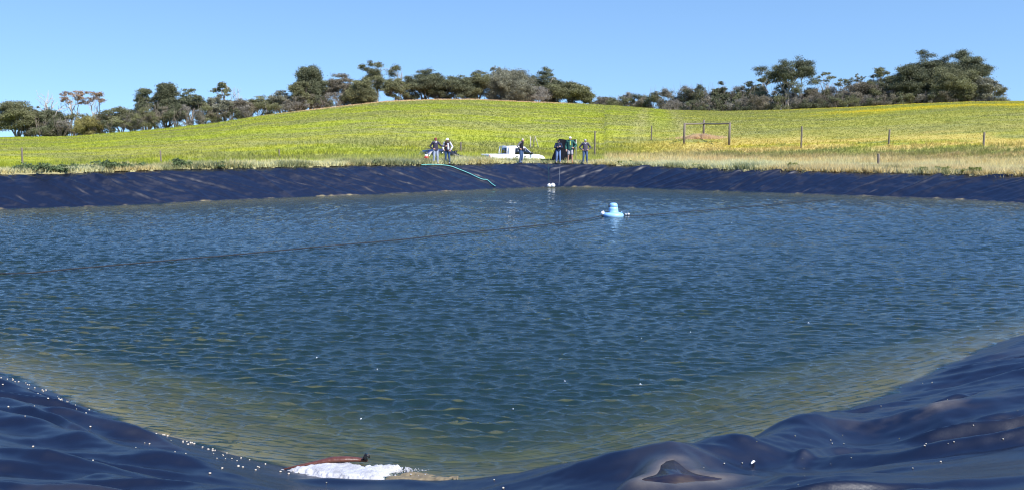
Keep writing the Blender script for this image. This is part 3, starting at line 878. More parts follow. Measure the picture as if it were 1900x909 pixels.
LEAFCOL = {
    'olive': (.165, .165, .078), 'dark': (.122, .130, .070), 'grey': (.215, .195, .155), 'brown': (.19, .165, .115),
    'yellow': (.26, .23, .08), 'rust': (.30, .20, .12), 'pale': (.21, .205, .14), 'green': (.13, .15, .05)}
def build_tree(name, x, y, H, W, kind, col, seed, label, group=None, cat="tree", lean=0.0):
    rsd = np.random.RandomState(seed)
    z = float(ground_z(x, y)[0]) - .1
    root = empty(name, (x, y, z))
    tag(root, label, cat, group)
    paths = []; C = []; Rd = []; cl = []; nn = []
    base = np.array(LEAFCOL[col])
    def clump(c, r, rz=.5, dens=1.0, colr=None):
        C.append(np.asarray(c, float)); r = np.array([r, r, r * rz]) if np.isscalar(r) else np.asarray(r)
        Rd.append(r); cl.append((base if colr is None else np.array(colr)) * rsd.uniform(.72, 1.28))
        nn.append(int(dens * 150 * (r[0] * r[1] * 4 + r[0] * r[2] * 4) ** .9) + 14)
    leafsz = .235
    R = W / 2
    if kind in ('umbrella', 'open', 'dense', 'tall'):
        ns = {'umbrella': 7, 'open': 7, 'dense': 6, 'tall': 5}[kind]
        top0 = {'umbrella': .62, 'open': .60, 'dense': .42, 'tall': .45}[kind]
        nc = int({'umbrella': 30, 'open': 26, 'dense': 36, 'tall': 34}[kind] * max(1, R / 3.4))
        stems = []
        for k in range(ns):
            a = k / ns * 6.283 + rsd.uniform(-.4, .4)
            bp = np.array([math.cos(a) * .25, math.sin(a) * .25, 0])
            tp = np.array([math.cos(a) * R * rsd.uniform(.25, .62) + lean * H * .4, math.sin(a) * R * rsd.uniform(.25, .6), H * rsd.uniform(top0 * .75, top0 * 1.15)])
            pth = bent(bp, tp, rsd, .25, 7, .12)
            stems.append(pth)
            r0 = .028 * H * rsd.uniform(.5, .9)
            paths.append((pth, np.linspace(r0, r0 * .45, 7)))
        for k in range(nc):
            a = rsd.rand() * 6.283; rr = math.sqrt(rsd.rand())
            if k < 5: a = k / 5 * 6.283; rr = .9
            # dome: higher in the middle
            if kind in ('umbrella', 'open'):
                hz = H * (1 - .09 - .20 * rr ** 2 - rsd.uniform(0, .30 if k % 3 else .5))
            else:
                hz = H * rsd.uniform(.16 if kind == 'dense' else .28, .93)
                shape = 1 - ((hz / H - .55) / .55) ** 2 if kind == 'dense' else 1.15 - hz / H * .85
                rr *= max(shape, .18)
            cr = R * (rsd.uniform(.22, .38) if kind != 'open' else rsd.uniform(.20, .34)) + .2
            c = np.array([math.cos(a) * rr * (R - cr * .7) + lean * H * .6, math.sin(a) * rr * (R - cr * .7), hz - cr * .3])
            clump(c, cr, .55 if kind in ('umbrella', 'open') else .75, .80 if kind != 'open' else .66)
            st = min(stems, key=lambda s_: np.linalg.norm(s_[-1] - c))
            j = rsd.randint(3, 7)
            paths.append((bent(st[j], c, rsd, .3, 5, .1), np.linspace(.0085 * H, .025, 5)))
        clump(np.array([lean * H * .6, 0, H - R * .16 - .2]), R * .34 + .2, .5, .6)
    elif kind == 'gum':                                    # bare lower trunk, separate leaf heads
        tr = bent((0, 0, 0), (lean * H, 0, H * .55), rsd, .12, 7, 0)
        paths.append((tr, np.linspace(.035 * H, .02 * H, 7)))
        nb = max(6, int(9 * R / 3.5))
        for k in range(nb):
            a = k / nb * 6.283 + rsd.uniform(-.3, .3); hz = H * rsd.uniform(.52, .9); rr = R * rsd.uniform(.3, .78)
            if k < 2: hz, rr = H * .93, R * .25
            c = np.array([math.cos(a) * rr + lean * H * 1.2, math.sin(a) * rr, hz])
            st = tr[rsd.randint(3, 7)]
            limb = bent(st, c, rsd, .3, 6, .05)
            paths.append((limb, np.linspace(.014 * H, .04, 6)))
            for m in range(2):
                cc = c + rsd.normal(0, .32, 3) * R * np.array([1, 1, .45])
                clump(cc, R * rsd.uniform(.24, .38) + .1, .65, .6)
                paths.append((bent(limb[3], cc, rsd, .2, 4, .05), np.linspace(.007 * H, .02, 4)))
    elif kind == 'sparse':                                 # slender forking stems with thin leaf tufts on top
        ns = 3
        for k in range(ns):
            a = k / ns * 6.283 + rsd.rand()
            j1 = np.array([math.cos(a) * R * .35, math.sin(a) * R * .35, H * rsd.uniform(.55, .7)])
            st = bent((rsd.normal(0, .15), rsd.normal(0, .15), 0), j1, rsd, .2, 6, 0)
            paths.append((st, np.linspace(.016 * H, .009 * H, 6)))
            for m in range(4):
                c = np.array([math.cos(a + m * 1.7) * R * rsd.uniform(.3, .85), math.sin(a + m * 1.7) * R * rsd.uniform(.3, .8), H * rsd.uniform(.74, .97)])
                paths.append((bent(st[-1 - m % 3], c, rsd, .2, 5, .0), np.linspace(.007 * H, .02, 5)))
                clump(c, R * rsd.uniform(.22, .36), .6, .5)
        leafsz = .21
    elif kind == 'scrub':
        nc = int(9 * max(1, R / 2.2))
        for k in range(nc):
            a = rsd.rand() * 6.283; rr = math.sqrt(rsd.rand()) * .85; hz = H * rsd.uniform(.15, .86) * (1 - .28 * rr)
            cr = R * rsd.uniform(.26, .44)
            c = np.array([math.cos(a) * rr * R, math.sin(a) * rr * R, max(hz, cr * .4)])
            clump(c, cr, .8, .68)
        for k in range(16):
            a = rsd.rand() * 6.283; rr = rsd.uniform(.2, 1.0)
            tp = np.array([math.cos(a) * R * rr, math.sin(a) * R * rr, H * rsd.uniform(.55, 1.02) * (1 - .2 * rr)])
            paths.append((bent((math.cos(a) * R * .15, math.sin(a) * R * .15, 0), tp, rsd, .25, 5, .1), np.linspace(.06, .016, 5)))
        leafsz = .22
    elif kind == 'dead':
        def grow(p, d, L, r, dep):
            q = p + d * L
            pth = bent(p, q, rsd, .25, 4, 0)
            paths.append((pth, np.linspace(r, r * .6, 4)))
            if dep == 0: return
            for m in range(3 if dep > 1 else 2):
                nd = d + rsd.normal(0, .42, 3); nd[2] = abs(nd[2]) * .8 + .25; nd /= np.linalg.norm(nd)
                grow(pth[rsd.randint(2, 4)], nd, L * rsd.uniform(.55, .8), r * .58, dep - 1)
        for k in range(2):
            d0 = np.array([rsd.normal(0, .18), rsd.normal(0, .15), 1.0]); d0 /= np.linalg.norm(d0)
            grow(np.array([rsd.normal(0, .2), 0, 0]), d0, H * .38, .016 * H, 3)
    pale = kind in ('sparse', 'dead', 'gum', 'open')
    mb = tubes_np(paths, 5)
    V = np.concatenate(mb.v)
    if kind == 'dead':
        k = H / max(V[:, 2].max(), .1); mb.v = [v * [min(k, 1.2) if True else 1, 1, k] for v in mb.v]
        mb.build("trunk", M_PALE_BARK, root, smooth=True)
    else:
        mb.build("trunk", M_PALE_BARK if pale else M_BARK, root, smooth=True)
        V, F, Cc = leaf_cloud(C, Rd, cl, nn, leafsz * (1.0 if H > 5 else .85), rsd)
        mesh_np("crown", V, F, M_LEAF, root, attrs={"col": Cc})
    return root
def tree_px(u, vtop, wpx, dy, kind, col, name, label, group=None, cat="tree", lean=0.0, seed=None):
    q = q_of(u); yc = float(CREST_Y(q)); y = yc + dy
    p = at_depth(u, vtop, y)
    gz = float(ground_z(p[0], y)[0])
    W = wpx / F_PX * y
    H = max(p[2] - gz, 1.2)
    if kind == 'scrub': H *= 1.18
    build_tree(name, p[0], y, H, W * (1.10 if kind == 'scrub' else 1.17), kind, col, seed if seed else int(u * 7 + vtop * 3 + dy), label, group, cat, lean)

EU, UM, DT, SH, GT, MT = "eucalyptus_tree", "umbrella_tree", "dead_tree", "shrub", "gum_tree", "mallee_tree"
TREES = [
    # left belt
    (28, 181, 92, 6, 'open', 'olive', UM, "pale-stemmed tree with a flat olive crown at the left edge of the photo"),
    (60, 194, 24, 10, 'sparse', 'olive', EU, "small tufted tree just right of the leftmost flat-crowned tree"),
    (86, 166, 44, 7, 'dead', 'grey', DT, "bare grey dead tree with forked branches above the left scrub"),
    (132, 167, 46, 8, 'sparse', 'rust', EU, "thin tall tree with a rusty sparse top, left one of the rusty pair"),
    (174, 169, 42, 9, 'sparse', 'rust', EU, "thin tall tree with a rusty sparse top, right one of the rusty pair"),
    (163, 214, 50, 3, 'dense', 'yellow', MT, "low yellowish-green bush tree below the pair of rusty-topped trees"),
    (98, 202, 60, 8, 'dense', 'dark', MT, "dark dense tree below the bare dead tree of the left belt"),
    (222, 195, 74, 5, 'open', 'olive', UM, "rounded olive tree on splayed pale stems left of the tall dark clump"),
    (270, 162, 46, 9, 'dense', 'dark', EU, "left lobe of the tall dark clump on the left, dense and bushy"),
    (308, 150, 62, 11, 'tall', 'dark', EU, "tallest dark tree of the left belt with a pointed dense crown"),
    (349, 162, 54, 6, 'umbrella', 'dark', UM, "dark broad-topped tree joined to the right of the tallest left tree"),
    (415, 152, 34, 9, 'gum', 'olive', GT, "slender gum with one small high crown rising above its neighbours"),
    (403, 175, 52, 5, 'open', 'pale', EU, "clumpy pale olive tree below the slender small-crowned gum"),
    (441, 160, 26, 10, 'dead', 'grey', DT, "thin bare dead stem just right of the slender small-crowned gum"),
    (443, 181, 60, 6, 'umbrella', 'brown', UM, "low brownish flat-topped tree right of the slender small-crowned gum"),
    (482, 176, 56, 8, 'umbrella', 'olive', UM, "wide low olive tree halfway along the slope left of the hilltop"),
    (521, 165, 48, 6, 'open', 'pale', EU, "loose pale olive tree just left of the tall conical hilltop tree"),
    # hilltop grove
    (576, 121, 72, 9, 'tall', 'dark', EU, "tall conical dark tree at the left end of the hilltop grove"),
    (556, 150, 50, 5, 'dense', 'olive', EU, "bushy tree filling the left foot of the tall conical tree"),
    (632, 133, 66, 9, 'open', 'brown', EU, "brownish open-crowned tree between the conical tree and the thin tall gum"),
    (670, 148, 62, 3, 'dense', 'olive', UM, "rounded olive tree in front of the brownish open-crowned tree"),
    (699, 119, 62, 10, 'gum', 'olive', GT, "thin tall gum with separate leaf tufts above the dip in the grove"),
    (735, 142, 48, 4, 'umbrella', 'olive', UM, "small mushroom-shaped tree right of the gap in the hilltop grove"),
    (752, 126, 34, 9, 'dead', 'grey', DT, "bare twiggy dead tree behind the small mushroom-shaped tree"),
    (788, 127, 74, 8, 'umbrella', 'dark', UM, "dense dark umbrella tree with the highest dome of the hilltop grove"),
    (846, 136, 66, 5, 'umbrella', 'dark', UM, "dark flat-domed tree right of the highest dome on the hilltop"),
    (887, 127, 58, 7, 'umbrella', 'olive', UM, "olive domed tree in the middle of the unbroken hilltop canopy"),
    (914, 124, 26, 11, 'gum', 'pale', GT, "small pale sparse crown peeping over the hilltop canopy"),
    (947, 129, 84, 5, 'dense', 'pale', EU, "large greyish-olive loose tree right of the middle of the hilltop grove"),
    (1010, 123, 60, 9, 'open', 'dark', UM, "tall flat-topped tree standing above the right end of the hilltop grove"),
    (1002, 164, 60, 3, 'scrub', 'grey', SH, "grey twiggy bush beneath the flat-topped tree at the grove's right end"),
    (1058, 147, 76, 4, 'umbrella', 'olive', UM, "umbrella tree with splayed stems, last at the right end of the hilltop grove"),
    # right belt
    (1124, 178, 26, 60, 'umbrella', 'dark', UM, "tiny distant tree between the hilltop grove and the right belt"),
    (1337, 149, 34, 24, 'umbrella', 'dark', UM, "small dark dome in the belt well left of the tall lone gum"),
    (1391, 149, 38, 20, 'open', 'olive', EU, "olive tree just left of the tall lone gum of the right belt"),
    (1420, 140, 28, 22, 'gum', 'olive', GT, "small tufted crown close against the left side of the tall lone gum"),
    (1465, 111, 78, 14, 'gum', 'dark', GT, "tall lone gum with a clumped crown rising from the middle of the right belt"),
    (1534, 132, 30, 18, 'sparse', 'olive', EU, "thin tree with a small flat tuft, nearest on the right of the lone gum"),
    (1566, 142, 34, 16, 'sparse', 'olive', EU, "thin tree with a low tuft between the lone gum and the big tree mass"),
    (1520, 146, 30, 19, 'dead', 'grey', DT, "bare twigs of a dead tree right of the tall lone gum"),
    (1594, 129, 20, 20, 'sparse', 'olive', EU, "slim tree with the smallest tuft, left of the two tufts by the big trees"),
    (1630, 127, 40, 16, 'gum', 'olive', GT, "clumpy gum crown just left of the big tree mass on the right"),
    (1603, 152, 62, 12, 'dense', 'brown', EU, "brownish bushy tree in the belt left of the big tree mass"),
    (1655, 140, 50, 12, 'dense', 'olive', EU, "bushy olive tree against the left flank of the big tree mass"),
    (1722, 92, 84, 16, 'umbrella', 'dark', UM, "huge flat-topped dark tree, left crown of the big mass on the right"),
    (1783, 88, 92, 15, 'umbrella', 'dark', UM, "highest spreading crown of the big mass on the right"),
    (1690, 118, 64, 10, 'dense', 'dark', EU, "dense dark tree forming the left shoulder of the big mass"),
    (1770, 124, 84, 8, 'dense', 'olive', EU, "bushy olive tree at the centre front of the big mass"),
    (1808, 138, 58, 7, 'dense', 'pale', EU, "pale bushy tree forming the right shoulder of the big mass"),
    (1838, 141, 50, 6, 'open', 'pale', EU, "small open pale tree, last at the right end of the right belt"),
]
for (u, vt, w, dy, kind, col, nm, lb) in TREES:
    tree_px(u, vt, w, dy, kind, col, nm, lb, cat="shrub" if nm == SH else "tree")
rs = np.random.RandomState(5)
def scrub_row(spots, label, group, cols):
    for i, (u, vt, w, dy) in enumerate(spots):
        tree_px(u, vt, w, dy, 'scrub', cols[i % len(cols)], SH, label, group, cat="shrub", seed=900 + int(u) + i)
scrub_row([(48, 208, 52, 5), (75, 214, 44, 3), (112, 214, 44, 4), (140, 205, 46, 6), (188, 212, 44, 4), (205, 222, 40, 2), (245, 206, 46, 4), (268, 200, 50, 3),
           (290, 190, 46, 4), (322, 196, 48, 3), (350, 196, 50, 2), (376, 190, 44, 4), (398, 202, 40, 3), (425, 200, 44, 3), (455, 196, 44, 4), (500, 190, 44, 4), (533, 188, 42, 3)],
          "low grey-green scrub bush among the trees of the left belt", "scrub bushes of the left belt", ['brown', 'dark', 'grey', 'olive'])
scrub_row([(552, 180, 46, 3), (585, 176, 46, 4), (603, 178, 40, 2), (628, 172, 44, 5), (650, 170, 40, 5), (765, 164, 44, 8), (815, 160, 44, 8), (868, 160, 44, 8), (915, 155, 50, 7), (960, 160, 46, 6), (985, 162, 44, 5), (1030, 172, 40, 7)],
          "twiggy grey-brown bush under the canopy of the hilltop grove", "bushes under the hilltop grove", ['grey', 'brown', 'dark'])
spots = []
u = 1118.0
while u < 1850:
    env = np.interp(u, [1110, 1150, 1230, 1300, 1400, 1500, 1600, 1700, 1800, 1850], [188, 177, 164, 160, 156, 158, 154, 148, 158, 172])
    spots.append((u, env + rs.uniform(-6, 7), rs.uniform(40, 58), np.interp(u, [1110, 1250, 1400, 1850], [50, 34, 14, 8]) + rs.uniform(0, 8)))
    u += rs.uniform(12, 19)
u = 1260.0
while u < 1830:
    env = np.interp(u, [1240, 1400, 1600, 1700, 1830], [186, 180, 176, 168, 168])
    spots.append((u, env + rs.uniform(-5, 5), rs.uniform(34, 50), np.interp(u, [1240, 1400, 1850], [26, 9, 3]) + rs.uniform(0, 3)))
    u += rs.uniform(17, 28)
scrub_row(spots, "grey-brown scrub bush crowded into the long belt of trees on the right", "scrub bushes of the right belt", ['brown', 'dark', 'olive', 'grey', 'dark'])
scrub_row([(1092, 189, 30, 90), (1108, 187, 34, 95), (1135, 184, 32, 80)], "low dark bush on the skyline just right of the hilltop grove", "distant skyline bushes", ['dark'])

# ------------------------------------------------------------------ fence posts, brace, poles
def post(u, vt, vb, y, r, label, lean=0.0, sq=False):
    p = at_depth(u, vt, y); gz = float(ground_z(p[0], y)[0])
    h = p[2] - gz + .25
    mb = MB()
    n = 8
    a = np.arange(10) / 10 * 6.283
    rs_ = np.random.RandomState(int(u))
    wob = rs_.uniform(.85, 1.12, 10)
    rings = [np.c_[np.cos(a) * r * wob * k + lean * t * h, np.sin(a) * r * wob * k, np.full(10, t * h)] for t, k in ((0, 1.08), (.3, 1.0), (.7, .97), (.985, .93), (1, .80))]
    mb.loft(rings)
    o = mb.build("fence_post", M_POST, None, smooth=False, loc=(p[0], y, gz - .25))
    tag(o, label, "fence post", "fence posts across the meadow")
    return o
post(40, 275, 300, 66, .07, "weathered fence post at the far left beyond the liner", .01)
post(298, 280, 297, 68, .06, "short fence post standing alone left of the middle of the left bank", -.02)
post(518, 278, 295, 72, .06, "fence post in the grass halfway between the left edge and the dark blue car")
post(657, 276, 296, 84, .04, "faint thin fence post left of the dark blue car")
post(855, 264, 293, 79, .075, "tall pale post directly right of the dark blue car's bonnet")
post(859, 277, 293, 80, .05, "thin dark stake close behind the tall pale post by the blue car")
post(1104, 244, 276, 79, .065, "grey fence post right of the rightmost man")
post(1209, 234, 266, 92, .065, "slim fence post beside the mown track up the hill", .01)
post(1488, 235, 271, 80, .075, "straight dark fence post right of the timber brace")
post(1650, 241, 274, 79, .075, "dark fence post in front of the right-hand yellow flower patch", .025)
post(1826, 246, 282, 74, .08, "dark fence post near the right edge, taller of the two there", .015)
post(1865, 260, 283, 78, .035, "thin short steel dropper at the far right edge of the fence")
post(1631, 286, 304, 60.5, .085, "stubby grey stump of a post in the dry grass close to the right bank", -.02)

def brace():
    tops = [(1270, 229, 88), (1306, 223, 95), (1354, 228, 86)]
    P = []
    for u, vt, y in tops:
        p = at_depth(u, vt, y); P.append((p[0], y, p[2], float(ground_z(p[0], y)[0])))
    root = empty("fence_brace", (P[1][0], P[1][1], P[1][3]))
    tag(root, "three-post timber corner brace with two top rails on the slope", "fence brace")
    O = np.array([P[1][0], P[1][1], P[1][3]])
    for (x, y, zt, zb) in P:
        mb = MB(); mb.tube(np.array([[x, y, zb - .3], [x, y, (zb + zt) / 2], [x + .02, y, zt]]) - O, [.12, .11, .105], 10)
        mb.build("post", M_POST, root)
    for i in (0, 2):
        a, b = np.array(P[i][:3]), np.array(P[1][:3])
        a[2] -= .10; b[2] -= .38 if i == 0 else .42
        mb = MB(); mb.tube(np.array([a, (a + b) / 2 + [0, 0, -.02], b]) - O, [.075, .07, .07], 8)
        mb.build("rail", M_POST, root)
    # heap of dry grass at its foot
    rs_ = np.random.RandomState(8)
    n = 700
    gx = P[1][0] - .5 + rs_.normal(0, 1.0, n); gy = P[1][1] - 1.2 + rs_.normal(0, .6, n)
    k = np.exp(-((gx - P[1][0] + .5) / 1.3) ** 2)
    o = blades("straw", "heap of dry straw under the timber corner brace", gx, gy, ground_z(gx, gy) + .05, .2 + .3 * k, np.full(n, .035), np.tile(np.minimum(DRY * 1.25, .75), (n, 1)), 3, .8, rs_)
brace()

def frame_poles():
    y = 86
    base = at_depth(990, 280, y); gx, gy = base[0], y
    gz = float(ground_z(gx, gy)[0])
    root = empty("pole_frame", (gx, gy, gz))
    tag(root, "rickety frame of thin leaning poles standing behind the white pickup", "pole frame")
    O = np.array([gx, gy, gz])
    def P(u, v, dy=0.0): return at_depth(u, v, y + dy) - O
    for nm, a, b, r, m in (("upright", P(984, 286), P(984, 254), .045, M_PALE_BARK), ("leaning_pole", P(978, 284, .4), P(987, 256, .2), .03, M_POST),
                           ("leaning_pole", P(986, 284, -.4), P(993, 254, -.1), .03, M_POST), ("leaning_pole", P(1001, 284, .3), P(993, 254), .035, M_PALE_BARK),
                           ("leaning_pole", P(991, 272, .2), P(988, 255, .1), .025, M_POST)):
        mb = MB(); mb.tube(np.array([a, (a + b) / 2 + [.03, 0, 0], b]), r, 6); mb.build(nm, m, root)
frame_poles()

# ------------------------------------------------------------------ vehicles
def shell(stations, name, mat, root):
    """body shell lofted along x: (x, z_bottom, z_belt, z_top, half_bottom, half_belt, half_top)"""
    mb = MB(); rings = []
    for x, zb, zs, zt, hb, hs, ht in stations:
        rings.append([(x, -hb, zb), (x, -hs - .01, (zb + zs) * .5), (x, -hs, zs), (x, -(hs * .25 + ht * .75), zs + (zt - zs) * .8), (x, -ht * .9, zt), (x, 0, zt + .015), (x, ht * .9, zt), (x, (hs * .25 + ht * .75), zs + (zt - zs) * .8), (x, hs, zs), (x, hs + .01, (zb + zs) * .5), (x, hb, zb), (x, 0, zb)])
    mb.loft(rings)
    return mb.build(name, mat, root, bevel=.03)
def panel(name, pts, mat, root, off=(0, 0, 0), th=.02):
    """thin raised panel from a planar outline"""
    pts = np.asarray(pts, float) + np.asarray(off)
    nrm = np.cross(pts[1] - pts[0], pts[2] - pts[0]); nrm /= np.linalg.norm(nrm)
    mb = MB(); mb.loft([pts - nrm * th, pts + nrm * th]); return mb.build(name, mat, root)
def wheel(root, x, y, r=.37, w=.24):
    def disc(rr, ww, prof):
        mb = MB(); rings = []
        for yy, k in prof:
            a = np.arange(20) / 20 * 6.283
            rings.append(np.c_[np.cos(a) * rr * k, np.full(20, yy * ww), np.sin(a) * rr * k])
        mb.loft(rings); return mb
    wl = empty("wheel", (x, y, r)); wl.parent = root
    disc(r, w, [(-.5, .72), (-.5, .92), (-.38, 1), (.38, 1), (.5, .92), (.5, .72)]).build("tyre", M_TYRE, wl)
    disc(r * .66, w, [(-.56, .25), (-.54, .8), (-.52, 1), (.52, 1), (.54, .8), (.56, .25)]).build("rim", M_RIM, wl)
def ute():
    p = at_depth(950, 285, 75.0); rz = R_(27)
    root = empty("pickup_truck", (p[0] + .1, 75.4, .95), rz)
    tag(root, "white pickup truck with open tray parked behind the grassy bank", "pickup truck")
    shell([(-.75, .42, 1.02, 1.62, .82, .86, .66), (-.70, .42, 1.03, 1.72, .82, .87, .67), (-.2, .42, 1.03, 1.77, .82, .88, .69), (.45, .42, 1.03, 1.76, .82, .88, .69), (.72, .42, 1.04, 1.70, .82, .88, .66),
           (1.42, .42, 1.05, 1.12, .82, .88, .74), (2.05, .42, .98, 1.06, .82, .87, .72), (2.42, .44, .88, .95, .80, .82, .66), (2.58, .46, .70, .76, .74, .76, .6)], "body", M_WHITE_PAINT, root)
    tray = MB()
    tray.box((-1.62, 0, .70), (.85, .84, .05))
    for sy in (-1, 1):
        tray.box((-1.62, sy * .86, .86), (.86, .035, .23))
        tray.box((-1.62, sy * .86, 1.105), (.87, .055, .018))
    tray.box((-.80, 0, .95), (.03, .84, .2))
    tray.build("tray", M_WHITE_PAINT, root, bevel=.01)
    MB_ = MB(); MB_.box((-2.52, 0, .86), (.035, .84, .24)); MB_.build("tailgate", M_WHITE_PAINT, root, bevel=.02)
    l = MB(); l.box((-1.62, 0, .80), (.80, .79, .015)); l.build("tray_liner", M_BLACK_TRIM, root)
    hb = MB()
    for sy in (-1, 1): hb.tube([(-.95, sy * .74, .75), (-.93, sy * .72, 1.3), (-.88, sy * .66, 1.72)], .035, 8)
    hb.tube([(-.88, -.66, 1.72), (-.88, 0, 1.76), (-.88, .66, 1.72)], .035, 8)
    hb.tube([(-.94, -.72, 1.12), (-.94, .72, 1.12)], .025, 8)
    hb.build("headboard", M_WHITE_PAINT, root, smooth=True)
    panel("rear_window", [(-.775, -.58, 1.16), (-.775, .58, 1.16), (-.745, .52, 1.60), (-.745, -.52, 1.60)], M_GLASS, root, th=.014)
    for sy in (-1, 1):
        def W(x, t): return (x, sy * (.875 - .15 * t + .012), 1.08 + .56 * t)
        panel("side_window", [W(-.28, .06), W(.42, .06), W(.42, .92), W(-.20, .92)], M_GLASS, root, th=.012)
        panel("side_window", [W(.50, .06), W(1.28, .06), W(.74, .90), W(.50, .92)], M_GLASS, root, th=.012)
        m = MB(); m.box((1.18, sy * 1.0, 1.16), (.07, .11, .085)); m.build("mirror", M_BLACK_TRIM, root, bevel=.03)
        for x in (-.12, .62):
            h = MB(); h.box((x, sy * .895, .93), (.09, .014, .02)); h.build("door_handle", M_BLACK_TRIM, root)
        t = MB(); t.box((-2.50, sy * .80, .90), (.05, .07, .14)); t.build("tail_light", M_RED, root)
        hl = MB(); hl.ball((2.46, sy * .62, .80), (.10, .16, .09)); hl.build("headlight", M_GLASS, root)
        for x in (-1.55, 1.55): wheel(root, x, sy * .78)
    for sy in (-1, 1):
        for x in (-.30, .46, 1.34):
            sm = MB(); sm.box((x, sy * .884, .80), (.007, .006, .26)); sm.build("door_seam", M_BLACK_TRIM, root)
    panel("windscreen", [(1.385, -.66, 1.16), (1.385, .66, 1.16), (.80, .56, 1.68), (.80, -.56, 1.68)], M_GLASS, root, th=.012)
    b = MB(); b.box((-2.63, 0, .58), (.06, .78, .07)); b.build("rear_bumper", M_STEEL, root, bevel=.02)
    b = MB(); b.box((2.58, 0, .56), (.07, .80, .12)); b.build("front_bumper", M_WHITE_PAINT, root, bevel=.04)
    n = MB(); n.box((-2.566, 0, .80), (.006, .19, .055)); n.build("number_plate", M_WHITE_PLASTIC, root)
ute()
def wagon():
    p = at_depth(818, 285, 74.0)
    root = empty("parked_car", (p[0] + .05, 74.6, .97), R_(33))
    tag(root, "dark blue hatchback parked behind the two men on the left", "car")
    shell([(-2.08, .42, .80, .84, .72, .74, .58), (-2.02, .36, .92, .98, .80, .80, .62), (-1.72, .34, .96, 1.22, .82, .84, .62), (-1.40, .34, .97, 1.43, .82, .86, .62), (-.6, .34, .97, 1.49, .82, .87, .64), (.15, .34, .97, 1.47, .82, .87, .64), (.55, .34, .97, 1.38, .82, .87, .62),
           (1.28, .34, .97, 1.02, .82, .86, .70), (1.75, .36, .88, .93, .80, .83, .66), (2.08, .40, .70, .74, .72, .74, .55)], "body", M_BLUE_PAINT, root)
    panel("rear_window", [(-1.99, -.60, 1.02), (-1.99, .60, 1.02), (-1.46, .52, 1.42), (-1.46, -.52, 1.42)], M_GLASS, root, th=.02)
    for sy in (-1, 1):
        def W(x, t): return (x, sy * (.868 - .17 * t + .012), 1.0 + .42 * t)
        panel("side_window", [W(-1.55, .08), W(-.72, .06), W(-.72, .92), W(-1.20, .90)], M_GLASS, root, th=.012)
        panel("side_window", [W(-.64, .06), W(.14, .06), W(.10, .92), W(-.64, .92)], M_GLASS, root, th=.012)
        panel("side_window", [W(.22, .06), W(1.02, .06), W(.48, .84), W(.18, .90)], M_GLASS, root, th=.012)
        m = MB(); m.box((.98, sy * .98, 1.05), (.07, .11, .075)); m.build("mirror", M_BLACK_TRIM, root, bevel=.03)
        t = MB(); t.ball((-1.96, sy * .70, .92), (.09, .11, .13)); t.build("tail_light", M_RED, root)
        r = MB(); r.tube([(-1.3, sy * .55, 1.50), (-1.2, sy * .55, 1.545), (.1, sy * .55, 1.55), (.2, sy * .55, 1.50)], .022, 6); r.build("roof_rail", M_BLACK_TRIM, root)
        hl = MB(); hl.ball((1.98, sy * .58, .72), (.10, .14, .08)); hl.build("headlight", M_GLASS, root)
        for x in (-1.32, 1.30): wheel(root, x, sy * .76, .32, .21)
    panel("windscreen", [(1.24, -.64, 1.05), (1.24, .64, 1.05), (.62, .54, 1.38), (.62, -.54, 1.38)], M_GLASS, root, th=.012)
    b = MB(); b.box((-2.10, 0, .55), (.07, .78, .13)); b.build("rear_bumper", M_STEEL, root, bevel=.04)
    n = MB(); n.box((-2.10, 0, .78), (.012, .2, .055)); n.build("number_plate", M_WHITE_PLASTIC, root)
wagon()
def dark_branch():
    p = at_depth(845, 286, 72.6); O = np.array([p[0], 72.6, float(ground_z(p[0], 72.6)[0])])
    root = empty("dark_stump", tuple(O))
    mb = MB()
    q = lambda u, v: at_depth(u, v, 72.6) - O
    mb.tube([q(833, 284) , q(843, 290), q(852, 293), q(866, 294), q(871, 296)], [.16, .22, .20, .12, .06], 8)
    mb.tube([q(845, 292), q(845.5, 285), q(845, 280)], [.10, .09, .06], 7)
    mb.tube([q(845.5, 284), q(849, 279.5)], [.06, .035], 6)
    mb.tube([q(845, 284), q(842.5, 281)], [.05, .03], 6)
    o = mb.build("log", M_BLACK_TRIM, None, loc=tuple(O)); bpy.data.objects.remove(root)
    tag(o, "charred forked log lying in the grass right of the man in the white hat", "log")
dark_branch()
def marker():
    x, y = at_depth(791, 292, 69.0)[:2]; z = float(ground_z(x, y)[0])
    zt = at_depth(791, 287.5, 69.0)[2]
    h = .27
    root = empty("traffic_cone", (x, y, zt - h))
    tag(root, "red and white cone half hidden in the grass beside the dark blue car", "traffic cone")
    def ring(r, zz): 
        a = np.arange(16) / 16 * 6.283; return np.c_[np.cos(a) * r, np.sin(a) * r, np.full(16, zz)]
    mb = MB(); mb.loft([ring(.17, 0.03), ring(.135, .14)]); mb.loft([ring(.105, .28), ring(.085, h)]); mb.box((0, 0, .012), (.21, .21, .018)); mb.build("cone_body", M_RED, root)
    mb = MB(); mb.loft([ring(.137, .138), ring(.107, .282)]); mb.build("white_band", M_WHITE_PLASTIC, root)
    pd = MB(); pd.box((0, 0, -(zt - h - z) / 2 - .004), (.16, .16, max((zt - h - z) / 2, .01))); pd.build("footing_block", M_STONE, root)
marker()

